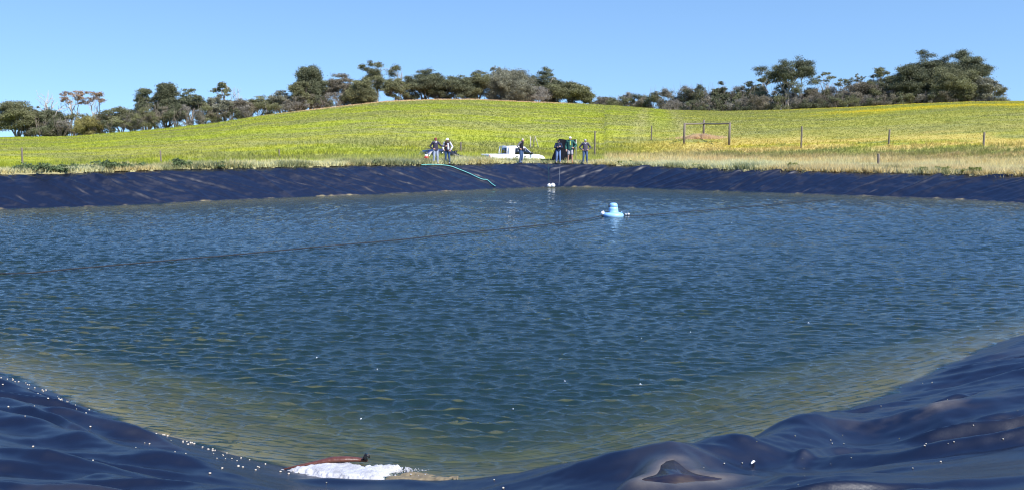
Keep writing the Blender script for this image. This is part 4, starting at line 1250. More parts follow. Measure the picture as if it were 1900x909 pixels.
# black sheet held up behind the men
def black_sheet():
    y = 69.2
    root_p = at_depth(1040, 292, y); gz = float(ground_z(root_p[0], y)[0])
    O = np.array([root_p[0], y, gz])
    root = empty("black_screen", tuple(O))
    tag(root, "black plastic sheet stretched upright behind the men with folded arms and green jacket", "plastic sheet")
    nu, nv = 40, 26
    top0, top1 = at_depth(1037.5, 258, y), at_depth(1069, 259, y + .35)
    b0, b1 = at_depth(1022.5, 293, y - .5), at_depth(1062, 293, y + .1)
    b0[2] = min(b0[2], gz + .25); b1[2] = b0[2]
    U, Vv = np.meshgrid(np.linspace(0, 1, nu), np.linspace(0, 1, nv), indexing='ij')
    Pp = (top0 * (1 - U[..., None]) + top1 * U[..., None]) * (1 - Vv[..., None]) + (b0 * (1 - U[..., None]) + b1 * U[..., None]) * Vv[..., None]
    Pp[..., 1] += .07 * np.sin(U * 16 + Vv * 3) * (.4 + Vv) + .05 * np.sin(U * 7 - Vv * 5)
    Pp[..., 2] -= .05 * np.sin(U * math.pi) * (1 - Vv)
    A_ = Pp.reshape(-1, 3) - O; B_ = A_ + [0, .012, 0]
    q = grid_quads(nu, nv); n = nu * nv
    e = np.r_[np.arange(nv), np.arange(1, nu) * nv + nv - 1, (nu - 1) * nv + np.arange(nv - 2, -1, -1), np.arange(nu - 2, 0, -1) * nv]
    e2 = np.roll(e, -1)
    mesh_np("sheet", np.r_[A_, B_], [q, q[:, ::-1] + n, np.c_[e, e2, e2 + n, e + n]], simple("black_sheet", (.007, .008, .012), .85, .2, 6.0, bump=.2, spec=.1), root, smooth=True)
    for P_ in (top0, top1):
        a = P_ - O + [0, .06, 0]; mb = MB(); mb.tube([(a[0], a[1], -.3), a * [1, 1, .5], a], .025, 6); mb.build("stake", M_STEEL, root)
black_sheet()

# ------------------------------------------------------------------ things on the pond
def rope_of(name, pts, r, mat, label, cat, seg=6, sub=8, group=None):
    P = np.array(pts, float); t = np.arange(len(P)); tt = np.linspace(0, len(P) - 1, (len(P) - 1) * sub + 1)
    out = np.empty((len(tt), 3)); m = len(P)
    for k, x in enumerate(tt):
        i = min(int(x), m - 2); f = x - i
        p0, p1, p2, p3 = P[max(i - 1, 0)], P[i], P[i + 1], P[min(i + 2, m - 1)]
        out[k] = .5 * ((2 * p1) + (-p0 + p2) * f + (2 * p0 - 5 * p1 + 4 * p2 - p3) * f * f + (-p0 + 3 * p1 - 3 * p2 + p3) * f ** 3)
    mb = MB(); mb.tube(out, r, seg); o = mb.build(name, mat, None, smooth=True)
    return tag(o, label, cat, group)
def wp(u, v, z=.045): x, y = on_plane(u, v, z); return (x, y, z)
PX_, PY_ = on_plane(1138, 402, 0.0)
rope_pts = [(-24.0, 26.0, .1), (-17.0, 24.2, .03), wp(0, 507), wp(150, 497), wp(300, 484), wp(450, 471), wp(600, 457), wp(730, 446), wp(860, 432), wp(1000, 418), wp(1085, 407.5), (PX_ - .42, PY_, .06)]
rope_of("floating_rope", rope_pts, .019, M_BLACK_ROPE, "long black rope floating from the left side of the pond to the blue float", "rope")
rope2 = [(PX_ + .42, PY_, .06), wp(1190, 400), wp(1300, 391), wp(1440, 379), wp(1500, 374), wp(1535, 371)]
rope_of("floating_rope", rope2, .019, M_BLACK_ROPE, "black rope floating from the blue float to the right-hand far bank", "rope")

def ring(r, z, n=28, cx=0, cy=0):
    a = np.arange(n) / n * 6.283; return np.c_[cx + np.cos(a) * r, cy + np.sin(a) * r, np.full(n, z)]
def pump():
    root = empty("pump_float", (PX_, PY_, .0))
    tag(root, "pale blue hat-shaped plastic pump float on the open water", "pump float")
    mb = MB(); mb.loft([ring(.30, -.10), ring(.42, -.05), ring(.445, .03), ring(.43, .10), ring(.36, .15), ring(.26, .175), ring(.18, .18)]); mb.build("float_ring", M_PUMP, root, smooth=True)
    mb = MB(); mb.loft([ring(.235, .172), ring(.215, .20), ring(.20, .30), ring(.185, .42)]); mb.build("housing", M_PUMP, root, smooth=True)
    mb = MB(); mb.loft([ring(.183, .426), ring(.178, .47), ring(.160, .53), ring(.125, .57), ring(.06, .58)]); mb.build("lid", M_PUMP, root, smooth=True)
    mb = MB(); mb.loft([ring(.181, .418), ring(.181, .429)]); mb.build("lid_seam", M_BLACK_TRIM, root)
    mb = MB(); mb.box((-.175, -.06, .445), (.045, .05, .028)); mb.build("outlet", M_BLACK_TRIM, root, bevel=.01)
    mb = MB(); mb.tube([(-.16, -.16, .19), (-.24, -.10, .195), (-.27, 0, .19)], .022, 8); mb.build("hose_fitting", M_BLACK_TRIM, root)
    mb = MB(); mb.tube([(.335, -.12, .15), (.345, -.13, .21)], [.03, .018], 8); mb.build("lug", M_PUMP, root)
pump()
def buoy(x, y, z, r, label, group=None):
    mb = MB(); mb.ball((0, 0, 0), (r, r, r * .94), 20, 13)
    mb.tube([(0, 0, r * .88), (0, 0, r * 1.06)], r * .16, 8)
    return tag(mb.build("buoy", M_WHITE_PLASTIC, None, smooth=True, loc=(x, y, z)), label, "buoy", group)
bx, by = on_plane(1119, 401.5, 0); buoy(bx, by, .11, .115, "single white ball buoy tied beside the blue pump float")
mk = on_plane(1166, 399.5, 0); 
mb = MB(); mb.ball((0, 0, 0), (.05, .04, .045)); mb.ball((-.11, .02, -.01), (.04, .03, .03))
tag(mb.build("rope_float", M_WHITE_PLASTIC, None, smooth=True, loc=(mk[0], mk[1], .04)), "tiny white rope float on the line right of the blue pump float", "float")
b0 = on_plane(1019, 348.5, 0); b1 = on_plane(1025, 348.5, 0)
buoy(b0[0], b0[1], .13, .145, "left one of the two white buoys touching at the foot of the far bank")
buoy(b1[0] + .03, b1[1], .14, .16, "right one of the two white buoys touching at the foot of the far bank")

def hit(u, v, y0=30.0, y1=80.0):
    """where the ray through a photo pixel meets the liner"""
    d = ray(u, v); ys = np.linspace(y0, y1, 900); t = ys / d[1]
    X, Y, Z = d[0] * t, ys, EYE + d[2] * t
    D, S = sd_s(X, Y); zl = np.where(D > -3, liner_z(X, Y, np.minimum(D, 4.5), S), -9)
    k = np.where(Z <= zl + .0)[0]
    i = k[0] if len(k) else len(ys) - 1
    return np.array([X[i], Y[i], zl[i]])
hose = [hit(u, v) + [0, -.02, .05] for u, v in ((782, 308), (800, 307.5), (818, 308), (836, 311.5), (852, 317), (870, 324), (888, 332), (896, 335.5), (904, 336.5), (912, 343), (919, 347.5))]
rope_of("hose", hose, .027, M_TEAL, "pale teal hose lying down the far liner into the water", "hose", 8, 6)
def down_line(u0, u1, v1, mat, label):
    pts = [hit(u0 + (u1 - u0) * f, 306 + (v1 - 306) * f) + [0, -.02, .03] for f in np.linspace(0, 1, 7)]
    rope_of("mooring_line", pts, .009, mat, label, "rope", 5, 3)
down_line(1018, 1018.5, 341, simple("dark_green_cord", (.03, .10, .10), .7), "thin green line from the bank top down to the pair of white buoys")
down_line(1039, 1037, 346, M_GREY_ROPE, "thin grey line hanging down the far liner right of the pair of buoys")

# foam in the near corner
def foam():
    P = np.array([on_plane(u, v, .03) for u, v in ((505, 873), (545, 866), (590, 858.5), (625, 856), (650, 858), (690, 864), (730, 862), (752, 865), (742, 874), (722, 880), (708, 887), (698, 896), (660, 899), (610, 895), (560, 886))])
    c = P.mean(0)
    rs_ = np.random.RandomState(4)
    gx, gy = np.meshgrid(np.linspace(P[:, 0].min() - .1, P[:, 0].max() + .1, 150), np.linspace(P[:, 1].min() - .1, P[:, 1].max() + .1, 170), indexing='ij')
    X, Y = gx.ravel(), gy.ravel()
    sd = poly_sd(X, Y, P) + .12 * (fbm(X * 9, Y * 9, 51) - .5) + .10 * (fbm(X * 22, Y * 22, 52) - .5) + .10 * sstep(.0, .5, X - c[0] - .15) * sstep(.45, .6, fbm(X * 16, Y * 16, 57))
    h = .06 * sstep(.02, -.16, sd) + .022 * (fbm(X * 14, Y * 14, 53)) * sstep(.02, -.05, sd) + .003 * (fbm(X * 50, Y * 50, 54) - .5)
    q = grid_quads(150, 170); keep = (sd[q] < .02).all(1); q = q[keep]
    V = np.c_[X, Y, h + .012]
    Bm = V.copy(); Bm[:, 2] = -.02
    n = len(V)
    # rim
    from collections import Counter
    E = np.concatenate([q[:, [0, 1]], q[:, [1, 2]], q[:, [2, 3]], q[:, [3, 0]]])
    key = {(a, b) for a, b in E.tolist()}
    rim = np.array([(a, b, b + n, a + n) for a, b in key if (b, a) not in key])[:, ::-1]
    m, nt, out = new_mat("white_foam")
    p = N(nt, "ShaderNodeBsdfPrincipled", Roughness=.7); p.inputs["Subsurface Weight"].default_value = .2; p.inputs["Subsurface Radius"].default_value = (.02, .02, .02)
    tc = N(nt, "ShaderNodeTexCoord"); vo = N(nt, "ShaderNodeTexVoronoi", Scale=55.0); nz = N(nt, "ShaderNodeTexNoise", Scale=6.0, Detail=6.0)
    nt.links.new(tc.outputs["Object"], vo.inputs["Vector"]); nt.links.new(tc.outputs["Object"], nz.inputs["Vector"])
    cr = N(nt, "ShaderNodeValToRGB"); cr.color_ramp.elements[0].position = .3; cr.color_ramp.elements[0].color = (.25, .25, .25, 1); cr.color_ramp.elements[1].position = .62; cr.color_ramp.elements[1].color = (.45, .45, .46, 1)
    nt.links.new(nz.outputs["Fac"], cr.inputs["Fac"]); nt.links.new(cr.outputs[0], p.inputs["Base Color"])
    b = N(nt, "ShaderNodeBump", Strength=.4, Distance=.01); nt.links.new(vo.outputs["Distance"], b.inputs["Height"]); nt.links.new(b.outputs[0], p.inputs["Normal"])
    nt.links.new(p.outputs[0], out.inputs["Surface"])
    o = mesh_np("foam_patch", np.r_[V, Bm], [q, rim], m, smooth=True)
    tag(o, "patch of white foam gathered in the near corner of the water", "foam")
    # loose froth trailing off its right side
    mb = MB()
    for k in range(110):
        x = rs_.normal(.22, .28); u, v = 735 + x * 60 + rs_.normal(0, 16), 866 + abs(rs_.normal(0, 6)) + x * 4
        a, bb = on_plane(u, v, .02); r = rs_.uniform(.003, .010)
        mb.ball((a, bb, .018), (r, r, r * .7), 7, 5)
    tag(mb.build("froth", m, None, smooth=True), "loose bubbles of froth trailing right of the white foam patch", "foam", kind="stuff")
foam()
def bark():
    mat = simple("wet_red_brown_bark", (.095, .030, .016), .45, .5, 18.0, bump=.5)
    root = empty("branch", (*on_plane(630, 857, 0), .0))
    O = np.array(root.location)
    tag(root, "wet reddish-brown branch with a black hooked end behind the white foam", "branch")
    W_ = lambda u, v, z: np.array([*on_plane(u, v, z), z]) - O
    mb = MB(); mb.tube([W_(524, 870, .04), W_(560, 862.5, .06), W_(590, 857, .08), W_(615, 852, .10), (W_(640, 851, .10)), W_(662, 851.5, .09), W_(680, 853, .06)], [.012, .022, .034, .050, .052, .04, .03], 10, (1, 1, .55))
    mb.build("limb", mat, root, smooth=True)
    h = MB(); h.tube([W_(679, 853, .06), W_(677, 848, .11), W_(679, 843.5, .15), W_(683, 843, .155), W_(684.5, 847, .12)], [.022, .020, .018, .016, .014], 8)
    h.build("hooked_tip", M_BLACK_TRIM, root, smooth=True)
bark()
def scum():
    mat = simple("brown_scum", (.155, .12, .062), .6, .5, 14.0, bump=.6)
    mb = MB(); rs_ = np.random.RandomState(6)
    P = np.array([on_plane(u, v, .02) for u, v in ((722, 884), (745, 877), (775, 874), (800, 877), (830, 880), (850, 884), (835, 888), (790, 891), (740, 895), (712, 896))])
    gx, gy = np.meshgrid(np.linspace(P[:, 0].min(), P[:, 0].max(), 90), np.linspace(P[:, 1].min(), P[:, 1].max(), 60), indexing='ij')
    X, Y = gx.ravel(), gy.ravel(); sd = poly_sd(X, Y, P) * .6 + .42 * (fbm(X * 7, Y * 7, 55) - .42)
    h = .018 * sstep(.0, -.1, sd) * (.3 + fbm(X * 16, Y * 16, 56))
    q = grid_quads(90, 60); q = q[(sd[q] < 0).all(1)]; n = len(X)
    V = np.c_[X, Y, h + .008]; Bm = V.copy(); Bm[:, 2] = -.02
    E = np.concatenate([q[:, [0, 1]], q[:, [1, 2]], q[:, [2, 3]], q[:, [3, 0]]]); key = {(a, b) for a, b in E.tolist()}
    rim = np.array([(a, b, b + n, a + n) for a, b in key if (b, a) not in key])[:, ::-1]
    tag(mesh_np("scum", np.r_[V, Bm], [q, rim], mat, smooth=True), "tan scum floating at the liner edge right of the white foam patch", "scum")
scum()

# puddle in the fold of the liner
def puddle():
    c = PUD.mean(0); P = np.c_[PUD, np.full(len(PUD), 0.0)]
    Pc = catmull(PUD, 5)
    top = np.c_[Pc * 1.0, np.full(len(Pc), PUD_Z - .002)]; bot = top.copy(); bot[:, 2] -= .05
    m, nt, out = new_mat("puddle_water")
    p = N(nt, "ShaderNodeBsdfPrincipled", Roughness=.22, IOR=1.33); p.inputs["Specular IOR Level"].default_value = .3
    tc = N(nt, "ShaderNodeTexCoord"); nz = N(nt, "ShaderNodeTexNoise", Scale=4.0, Detail=3.0); nt.links.new(tc.outputs["Object"], nz.inputs["Vector"])
    cr = N(nt, "ShaderNodeValToRGB"); cr.color_ramp.elements[0].color = (.012, .014, .028, 1); cr.color_ramp.elements[1].color = (.055, .042, .035, 1)
    cr.color_ramp.elements[0].position = .4; cr.color_ramp.elements[1].position = .7
    nt.links.new(nz.outputs["Fac"], cr.inputs["Fac"]); nt.links.new(cr.outputs[0], p.inputs["Base Color"]); nt.links.new(p.outputs[0], out.inputs["Surface"])
    mb = MB(); mb.loft([bot[::-1] if False else bot, top]); o = mb.build("puddle", m)
    tag(o, "dark fin-shaped puddle lying in a fold of the near liner", "puddle")
puddle()

# ------------------------------------------------------------------ people
def fused(mb, name, mat, parent, voxel=.012, smooth_it=2):
    """one continuous surface from overlapping limbs"""
    o = mb.build(name, mat, None)
    r = o.modifiers.new("r", 'REMESH'); r.mode = 'VOXEL'; r.voxel_size = voxel; r.use_smooth_shade = True
    sm = o.modifiers.new("s", 'SMOOTH'); sm.iterations = smooth_it; sm.factor = .5
    dg = bpy.context.evaluated_depsgraph_get(); dg.update()
    me = bpy.data.meshes.new_from_object(o.evaluated_get(dg))
    o.modifiers.clear()
    old = o.data; o.data = me; bpy.data.meshes.remove(old)
    if not me.materials: me.materials.append(mat)
    o.parent = parent
    return o
M_HAIR = simple("grey_hair", (.55, .52, .49), .7, .2, 40.0)
M_EYE = simple("eye_dark", (.02, .015, .012), .3, .1, 10.0)
def cloth(name, col, var=.18): return simple(name, col, .85, var, 14.0, spec=.2, bump=.15)
def person(u, vfeet, h, rz, label, arms, tops, trousers, shoes, hat=None, shorts=False, head_tilt=0.0, extra=None, legs=None, lean=0.0):
    """arms: (left, right) lists [elbow, wrist, fingertip] in body space; camera side is -y"""
    y = float(y_bank(q_of(u))) ; ys = np.linspace(y - 4, y + 3, 400)
    x_ = q_of(u) * ys; dd_, ss_ = sd_s(x_, ys); ld = bank_h(x_, ys) / FAR_SL
    k = int(np.argmax(dd_ > ld + .40)); px, py = float(x_[k]), float(ys[k])
    pz = float(max(liner_z(px, py, dd_[k], ss_[k])[0], ground_z(px, py)[0]))
    root = empty("person", (px, py, pz), rz); s = h / 1.75; root.scale = (s, s, s)
    tag(root, label, "person")
    L = legs or {'hl': (-.09, .0, .93), 'hr': (.09, .0, .93), 'kl': (-.12, -.03, .50), 'kr': (.12, -.03, .50), 'al': (-.14, .02, .09), 'ar': (.14, .02, .09)}
    V3 = lambda p: np.array(p, float)
    sh = [V3((-.185, lean * -.5, 1.42)), V3((.185, lean * -.5, 1.42))]
    hd = V3((head_tilt * .0, -.02 - head_tilt * .10 - lean * .6, 1.625 - abs(head_tilt) * .03))
    b = MB()
    b.capsule((0, 0, .96), (0, -lean * .3, 1.18), .125, .115, 14, (1.15, .8, 1)); b.capsule((0, -lean * .3, 1.18), (0, -lean * .45, 1.36), .125, .135, 14, (1.15, .78, 1))
    b.capsule(sh[0], sh[1], .062, .062); b.capsule((0, -lean * .5, 1.42), hd + [0, .015, -.06], .058, .052)
    b.ball(hd, (.075, .094, .116), 16, 12); b.ball(hd + [0, -.035, -.06], (.055, .062, .058)); b.ball(hd + [0, -.100, -.015], (.014, .022, .022))
    b.ball(hd + [0, -.088, -.055], (.026, .012, .009))
    for sx in (-1, 1): b.ball(hd + [sx * .076, .012, -.012], (.012, .022, .034))
    for sd_, hp, kn, an in ((-1, L['hl'], L['kl'], L['al']), (1, L['hr'], L['kr'], L['ar'])):
        hp, kn, an = V3(hp), V3(kn), V3(an)
        b.capsule(hp, kn, .082, .056); b.capsule(kn, kn * .45 + an * .55 + [0, .012, 0], .056, .054); b.capsule(kn * .45 + an * .55 + [0, .012, 0], an, .052, .038)
        b.capsule(an + [0, 0, -.045], an + [sd_ * .02, -.15, -.055], .038, .030)
    hands = []
    for i, (el, wr, tip) in enumerate(arms):
        el, wr, tip = V3(el), V3(wr), V3(tip)
        b.capsule(sh[i], el, .050, .040); b.capsule(el, wr, .040, .028)
        d = tip - wr; d /= np.linalg.norm(d)
        sidev = np.cross(d, [0, 1, 0.2]); sidev /= np.linalg.norm(sidev) + 1e-9; nv = np.cross(sidev, d)
        pal = wr + d * .085
        b.capsule(wr, pal, .027, .033, 10); b.capsule(wr + d * .05 - sidev * .022, wr + d * .085 - sidev * .03, .022, .020); b.capsule(wr + d * .05 + sidev * .022, wr + d * .085 + sidev * .03, .022, .020)
        for f, ln in ((-.036, .062), (-.012, .075), (.012, .070), (.036, .052)):
            r0 = pal + sidev * f; m1 = r0 + d * ln * .55 + nv * .006; t1 = m1 + d * ln * .5 + nv * .022
            b.capsule(r0, m1, .0105, .010, 8); b.capsule(m1, t1, .010, .009, 8)
        t0 = wr + d * .03 + sidev * .03; t1 = t0 + d * .035 + sidev * .035; b.capsule(t0, t1, .013, .011, 8); b.capsule(t1, t1 + d * .03 + sidev * .004, .011, .010, 8)
        hands.append((el, wr))
    body = fused(b, "body", M_SKIN, root, .0095, 2)
    for sx in (-1, 1):
        e = MB(); e.ball(hd + [sx * .030, -.083, .008], (.011, .008, .007)); e.build("eye", M_EYE, body)
    hr = MB(); hr.ball(hd + [0, .022, .030], (.080, .088, .100), 18, 12)
    hair = fused(hr, "hair", M_HAIR if hat is None or hat[0] == 'hair' else simple("dark_hair", (.08, .06, .05), .7, .2, 40.0), root, .012, 1)
    for tp in tops:
        c = MB(); g = tp.get('grow', .022)
        lo = tp.get('hem', .90)
        c.tube([(0, 0, lo - .03), (0, 0, lo), (0, -lean * .1, 1.02), (0, -lean * .3, 1.18), (0, -lean * .35, 1.26)], [.136 + g, .142 + g, .138 + g, .130 + g, .13 + g], 18, (1.18, .86, 1)); c.capsule((0, -lean * .3, 1.18), (0, -lean * .45, 1.37), .130 + g, .128 + g, 16, (1.18, .80, 1))
        if tp.get('sleeves', True):
            c.capsule(sh[0], sh[1], .066 + g, .066 + g)
            c.capsule((0, -lean * .5, 1.40), (0, -lean * .5, 1.475), .075 + g * .5, .058 + g * .4)
            for i, (el, wr) in enumerate(hands):
                c.capsule(sh[i], el, .058 + g * .8, .048 + g * .6); c.capsule(el, el + (wr - el) * tp.get('cuff', .93), .046 + g * .6, .034 + g * .5)
        else:
            c.capsule(sh[0] * [.72, 1, 1], sh[1] * [.72, 1, 1], .070 + g, .070 + g)
        fused(c, tp['name'], cloth(tp['name'] + "_cloth", tp['col']), root, .013, 3)
    t = MB()
    t.capsule((-.075, 0, .93), (.075, 0, .93), .120, .120, 14, (1, .9, 1))
    for hp, kn, an in ((L['hl'], L['kl'], L['al']), (L['hr'], L['kr'], L['ar'])):
        hp, kn, an = V3(hp), V3(kn), V3(an)
        if shorts: t.capsule(hp, hp * .25 + kn * .75, .104, .098)
        else:
            t.capsule(hp, kn, .108, .082); t.capsule(kn, an + [0, 0, .02], .080, .068)
    fused(t, "shorts" if shorts else "trousers", cloth("trouser_cloth", trousers), root, .013, 3)
    for sd_, an in ((-1, L['al']), (1, L['ar'])):
        an = V3(an); c = MB()
        c.capsule(an + [0, .02, -.05], an + [sd_ * .025, -.17, -.058], .046, .042, 12); c.capsule(an + [0, .01, -.04], an + [0, .005, .05 if shorts else .02], .050, .052)
        c.box(an + [sd_ * .012, -.07, -.092], (.048, .135, .010))
        fused(c, "shoe", cloth("shoe_leather", shoes), root, .011, 2)
    if hat and hat[0] != 'hair':
        kind, col = hat
        c = MB(); cz = hd + [0, .006, .055]
        if kind == 'bucket':
            rings = []
            for r, dz in ((.135, -.045), (.128, -.03), (.098, .0), (.094, .045), (.080, .068), (.03, .076)):
                a = np.arange(22) / 22 * 6.283; rings.append(np.c_[cz[0] + np.cos(a) * r, cz[1] + np.sin(a) * r * 1.08, np.full(22, cz[2] + dz)])
            c.loft(rings)
        elif kind == 'beanie':
            c.ball(cz + [0, .01, 0], (.094, .106, .085), 18, 12); c.tube([cz + [math.cos(a) * .088, math.sin(a) * .102, -.045] for a in np.linspace(0, 6.283, 20)], .018, 6)
        else:
            c.ball(cz + [0, .008, -.005], (.088, .104, .075), 18, 12)
            br = [(cz + [math.sin(a) * .080, -.085 - math.cos(a) * .085, -.035 - .012 * math.cos(a)]) for a in np.linspace(-1.45, 1.45, 12)]
            br += [(cz + [math.sin(a) * .082, -.070 - .02 * math.cos(a), -.028]) for a in np.linspace(1.45, -1.45, 12)]
            br = np.array(br); c.loft([br, br + [0, 0, .012]])
        c.build({'bucket': "sun_hat", 'beanie': "knit_cap", 'cap': "cap"}[kind], cloth("hat_cloth", col), root, smooth=True)
    if extra:
        for nm, col, cap in extra:
            c = MB()
            for a in cap: c.capsule(*a)
            fused(c, nm, cloth(nm + "_cloth", col), root, .011, 1)
    return root
NAVY, JEAN, LJEAN = (.030, .030, .052), (.060, .105, .20), (.34, .38, .45)
hipL, hipR = [(-.40, .07, 1.16), (-.235, -.06, .98), (-.15, -.14, .95)], [(.40, .07, 1.16), (.235, -.06, .98), (.15, -.14, .95)]
COLLAR = [((-.055, -.075, 1.475), (-.02, -.105, 1.43), .028, .022), ((.055, -.075, 1.475), (.02, -.105, 1.43), .028, .022)]
person(808, 303, 1.74, R_(22), "man in red-brown knit cap and navy jumper gesturing towards the man beside him",
       [[(-.36, .08, 1.17), (-.22, -.14, 1.0), (-.13, -.22, .98)], [(.36, -.10, 1.20), (.60, -.26, 1.16), (.74, -.32, 1.19)]],
       [{'name': "jumper", 'col': (.045, .040, .065)}], LJEAN, (.45, .38, .30), ('beanie', (.22, .045, .045)), extra=[("collar", (.72, .70, .72), COLLAR)], head_tilt=.2)
person(830, 306, 1.72, R_(-6), "man in white sun hat with dark vest over pale grey sleeves and blue jeans",
       [[(-.34, .03, 1.15), (-.25, -.16, .95), (-.18, -.22, .90)], [(.35, .04, 1.15), (.25, -.14, .94), (.19, -.2, .88)]],
       [{'name': "pullover", 'col': (.52, .52, .56), 'grow': .026}, {'name': "vest", 'col': (.045, .030, .032), 'sleeves': False, 'grow': .036}], (.045, .09, .17), (.30, .30, .30), ('bucket', (.78, .78, .76)),
       extra=[("shirt_front", (.55, .56, .60), [((.055, -.085, 1.36), (.075, -.095, 1.00), .062, .082)])])
person(967, 302, 1.74, R_(62), "bareheaded grey-haired man side-on in grey and black top beside the white pickup",
       [[(-.36, .14, 1.17), (-.22, -.02, .98), (-.15, -.10, .94)], [(.34, .12, 1.16), (.23, -.06, .98), (.15, -.14, .95)]],
       [{'name': "jacket", 'col': (.17, .155, .15)}, {'name': "vest", 'col': (.014, .014, .022), 'sleeves': False, 'grow': .034, 'hem': .90}], JEAN, (.16, .2, .3), ('hair', None), head_tilt=.9, lean=.06)
person(1036, 301, 1.66, R_(4), "man in dark cap and navy jacket with folded arms and pale blue jeans",
       [[(-.30, -.10, 1.16), (.04, -.22, 1.20), (.14, -.18, 1.23)], [(.30, -.10, 1.16), (-.02, -.25, 1.17), (-.12, -.2, 1.16)]],
       [{'name': "jacket", 'col': (.020, .030, .060)}], (.17, .25, .42), (.38, .30, .22), ('cap', (.03, .03, .035)), head_tilt=.3)
person(1058, 303, 1.90, R_(-3), "man in white cap, green jacket, grey shorts and tan boots",
       [[(-.30, .06, 1.14), (-.27, -.10, .90), (-.25, -.16, .80)], [(.42, .06, 1.17), (.24, -.08, 1.02), (.15, -.16, 1.0)]],
       [{'name': "jacket", 'col': (.035, .115, .090), 'grow': .030}], (.38, .36, .37), (.34, .17, .08), ('cap', (.80, .79, .77)), shorts=True,
       extra=[("shirt_front", (.42, .46, .10), [((0, -.095, 1.42), (.01, -.112, 1.20), .042, .055)])])
person(1086, 303, 1.76, R_(0), "man in pale peaked cap and purplish-grey jumper, hands on hips, rightmost of the group",
       [hipL, hipR], [{'name': "jumper", 'col': (.085, .075, .105)}], (.075, .12, .21), (.10, .13, .17), ('cap', (.42, .37, .37)), extra=[("collar", (.70, .70, .74), COLLAR)])

# ------------------------------------------------------------------ small litter, stones, weeds
rs = np.random.RandomState(17)
def stone_mesh(seed, r):
    r_ = np.random.RandomState(seed); mb = MB(); mb.ball((0, 0, 0), (r, r * r_.uniform(.7, 1), r * r_.uniform(.55, .8)), 8, 6)
    V = mb.v[0]; mb.v[0] = V * (1 + r_.normal(0, .09, (len(V), 1))); return mb
protos = []
for k in range(5): protos.append(stone_mesh(k, .013).build("pebble", M_STONE, None, smooth=True))
nl, nr = sd_s(*on_plane(-60, 670))[1][0], sd_s(*on_plane(560, 884))[1][0]
if nl > PER / 2: nl -= PER
if nr > PER / 2: nr -= PER
spots = []
while len(spots) < 225:
    s_ = rs.uniform(min(nl, nr), max(nl, nr)) if rs.rand() < .8 else rs.uniform(min(nl, nr), max(nl, nr) + 2)
    d_ = abs(rs.normal(.0, .25)) + .03 if rs.rand() < .6 else rs.uniform(.1, 2.6)
    X, Y, _, _ = liner_strip(np.array([s_]), np.array([d_]))
    spots.append((X[0], Y[0], 0))
while len(spots) < 255:
    u, v = rs.uniform(1300, 1890), rs.uniform(700, 905)
    p = hit(u, v, 3.5, 16)
    if sd_s(p[0], p[1])[0][0] > .1: spots.append((p[0], p[1], 1))
for i, (x, y, side) in enumerate(spots):
    o = protos[i] if i < 5 else protos[i % 5].copy()
    if i >= 5: COL.objects.link(o)
    k = rs.uniform(.45, 1.1) * (1.0 if not side else .6); o.scale = (k, k, k); o.rotation_euler = (0, 0, rs.rand() * 6.28)
    o.location = (x, y, float(liner_at(x, y)[0]) + .006)
    if side: tag(o, "small pale pebble on the folded liner at the lower right", "pebble", "pebbles on the right-hand liner")
    else: tag(o, "small pale pebble lying on the liner along the left waterline", "pebble", "pebbles along the left waterline")
M_FEATHER = simple("white_feather", (.75, .76, .78), .7, .1, 20.0)
def feather(x, y, z, L, rz, label, group=None):
    mb = MB(); t = np.linspace(0, 1, 8)
    w = np.sin(t * math.pi) ** .6 * L * .16 + .002
    rings = [np.array([(tt * L - L / 2, -ww, .006 + .01 * math.sin(tt * 3)), (tt * L - L / 2, 0, .012 + .014 * math.sin(tt * 3)), (tt * L - L / 2, ww, .006 + .01 * math.sin(tt * 3)), (tt * L - L / 2, 0, .002 + .01 * math.sin(tt * 3))]) for tt, ww in zip(t, w)]
    mb.loft(rings); o = mb.build("feather", M_FEATHER, None, smooth=True, loc=(x, y, z)); o.rotation_euler = (0, 0, rz)
    return tag(o, label, "feather", group)
p = hit(1397, 862, 3.5, 12); feather(p[0], p[1], p[2] + .01, .075, .9, "single white feather on the near liner right of the dark puddle")
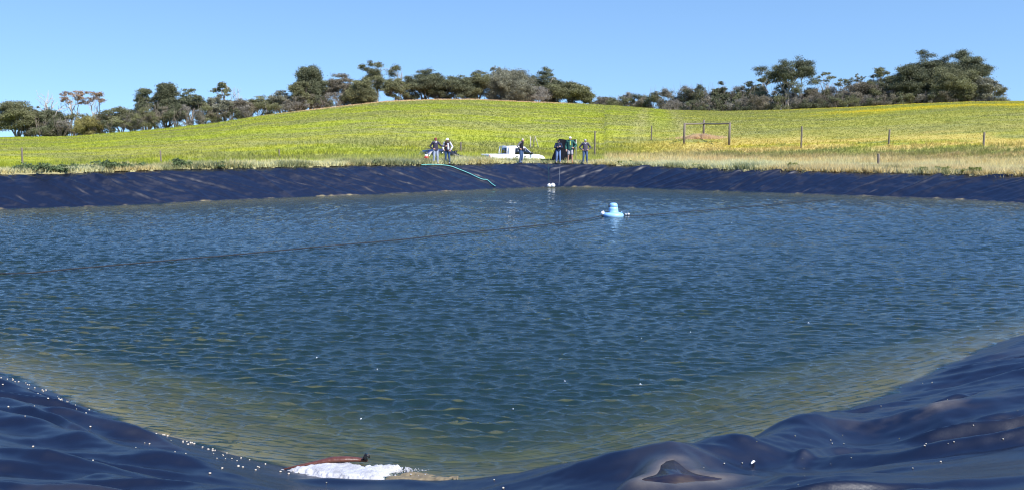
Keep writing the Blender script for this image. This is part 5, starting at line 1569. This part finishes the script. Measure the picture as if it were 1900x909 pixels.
for u, v in ((588, 668), (670, 783), (952, 764), (1048, 712), (1335, 418), (1357, 416), (700, 690), (1500, 603), (1190, 632), (1281, 620), (1188, 718)):
    x, y = on_plane(u, v, 0); feather(x, y, .03, rs.uniform(.02, .036), rs.rand() * 6, "small white feather floating on the open water", "floating feathers")
# leafy weeds along the liner edge
for i, (u, w, h) in enumerate([(38, 1.4, .5), (62, 1.8, .65), (86, 1.3, .5), (112, 1.2, .45), (140, 1.6, .55), (172, 1.0, .4), (196, 1.8, .6), (214, 1.5, .7), (232, 1.3, .55), (258, 1.0, .45), (328, 1.3, .7), (345, 1.1, .55), (400, 1.1, .45), (697, 1.1, .4),
                               (1014, 1.0, .4), (1160, 1.1, .4), (1296, 1.1, .35), (1474, 1.1, .6), (1720, .9, .45), (1745, 1.0, .5), (1812, 1.0, .45)]):
    q = q_of(u); ys = np.linspace(y_bank(q) - 5, y_bank(q) + 4, 300); x_ = q * ys; dd_, _ = sd_s(x_, ys)
    k = int(np.argmax(dd_ > bank_h(x_, ys) / FAR_SL + .55 + .5 * rs.rand())); x, y = float(x_[k]), float(ys[k])
    z = float(ground_z(x, y)[0]); root = empty("weed", (x, y, z))
    left = u < 420
    tag(root, "dark green leafy weed growing along the left liner edge" if left else ("green leafy weed along the liner edge between the left post and the men" if u < 1020 else "yellow-green leafy weed along the right-hand liner edge"), "weed",
        "weeds along the left bank" if left else ("weeds along the middle bank" if u < 1020 else "weeds along the right bank"))
    rsd = np.random.RandomState(300 + i)
    w *= .8; h *= .8
    n = 7; C = np.c_[rsd.normal(0, w * .26, n), rsd.normal(0, w * .22, n), rsd.uniform(.25, .75, n) * h]
    col = (.11, .15, .06) if left else ((.11, .15, .06) if u < 1020 else (.19, .22, .045))
    V, F, Cc = leaf_cloud(C, np.array([[w * .24, w * .24, h * .3]] * n), [np.array(col)] * n, [110] * n, .13, rsd, -.2)
    mesh_np("foliage", V, F, M_LEAF, root, attrs={"col": Cc})
    mb = MB()
    for k in range(6): mb.tube([(0, 0, -.05), C[k] * [.5, .5, .6], C[k]], [.012, .01, .006], 5)
    mb.build("stem", simple("green_stem", (.10, .13, .05), .7), root)
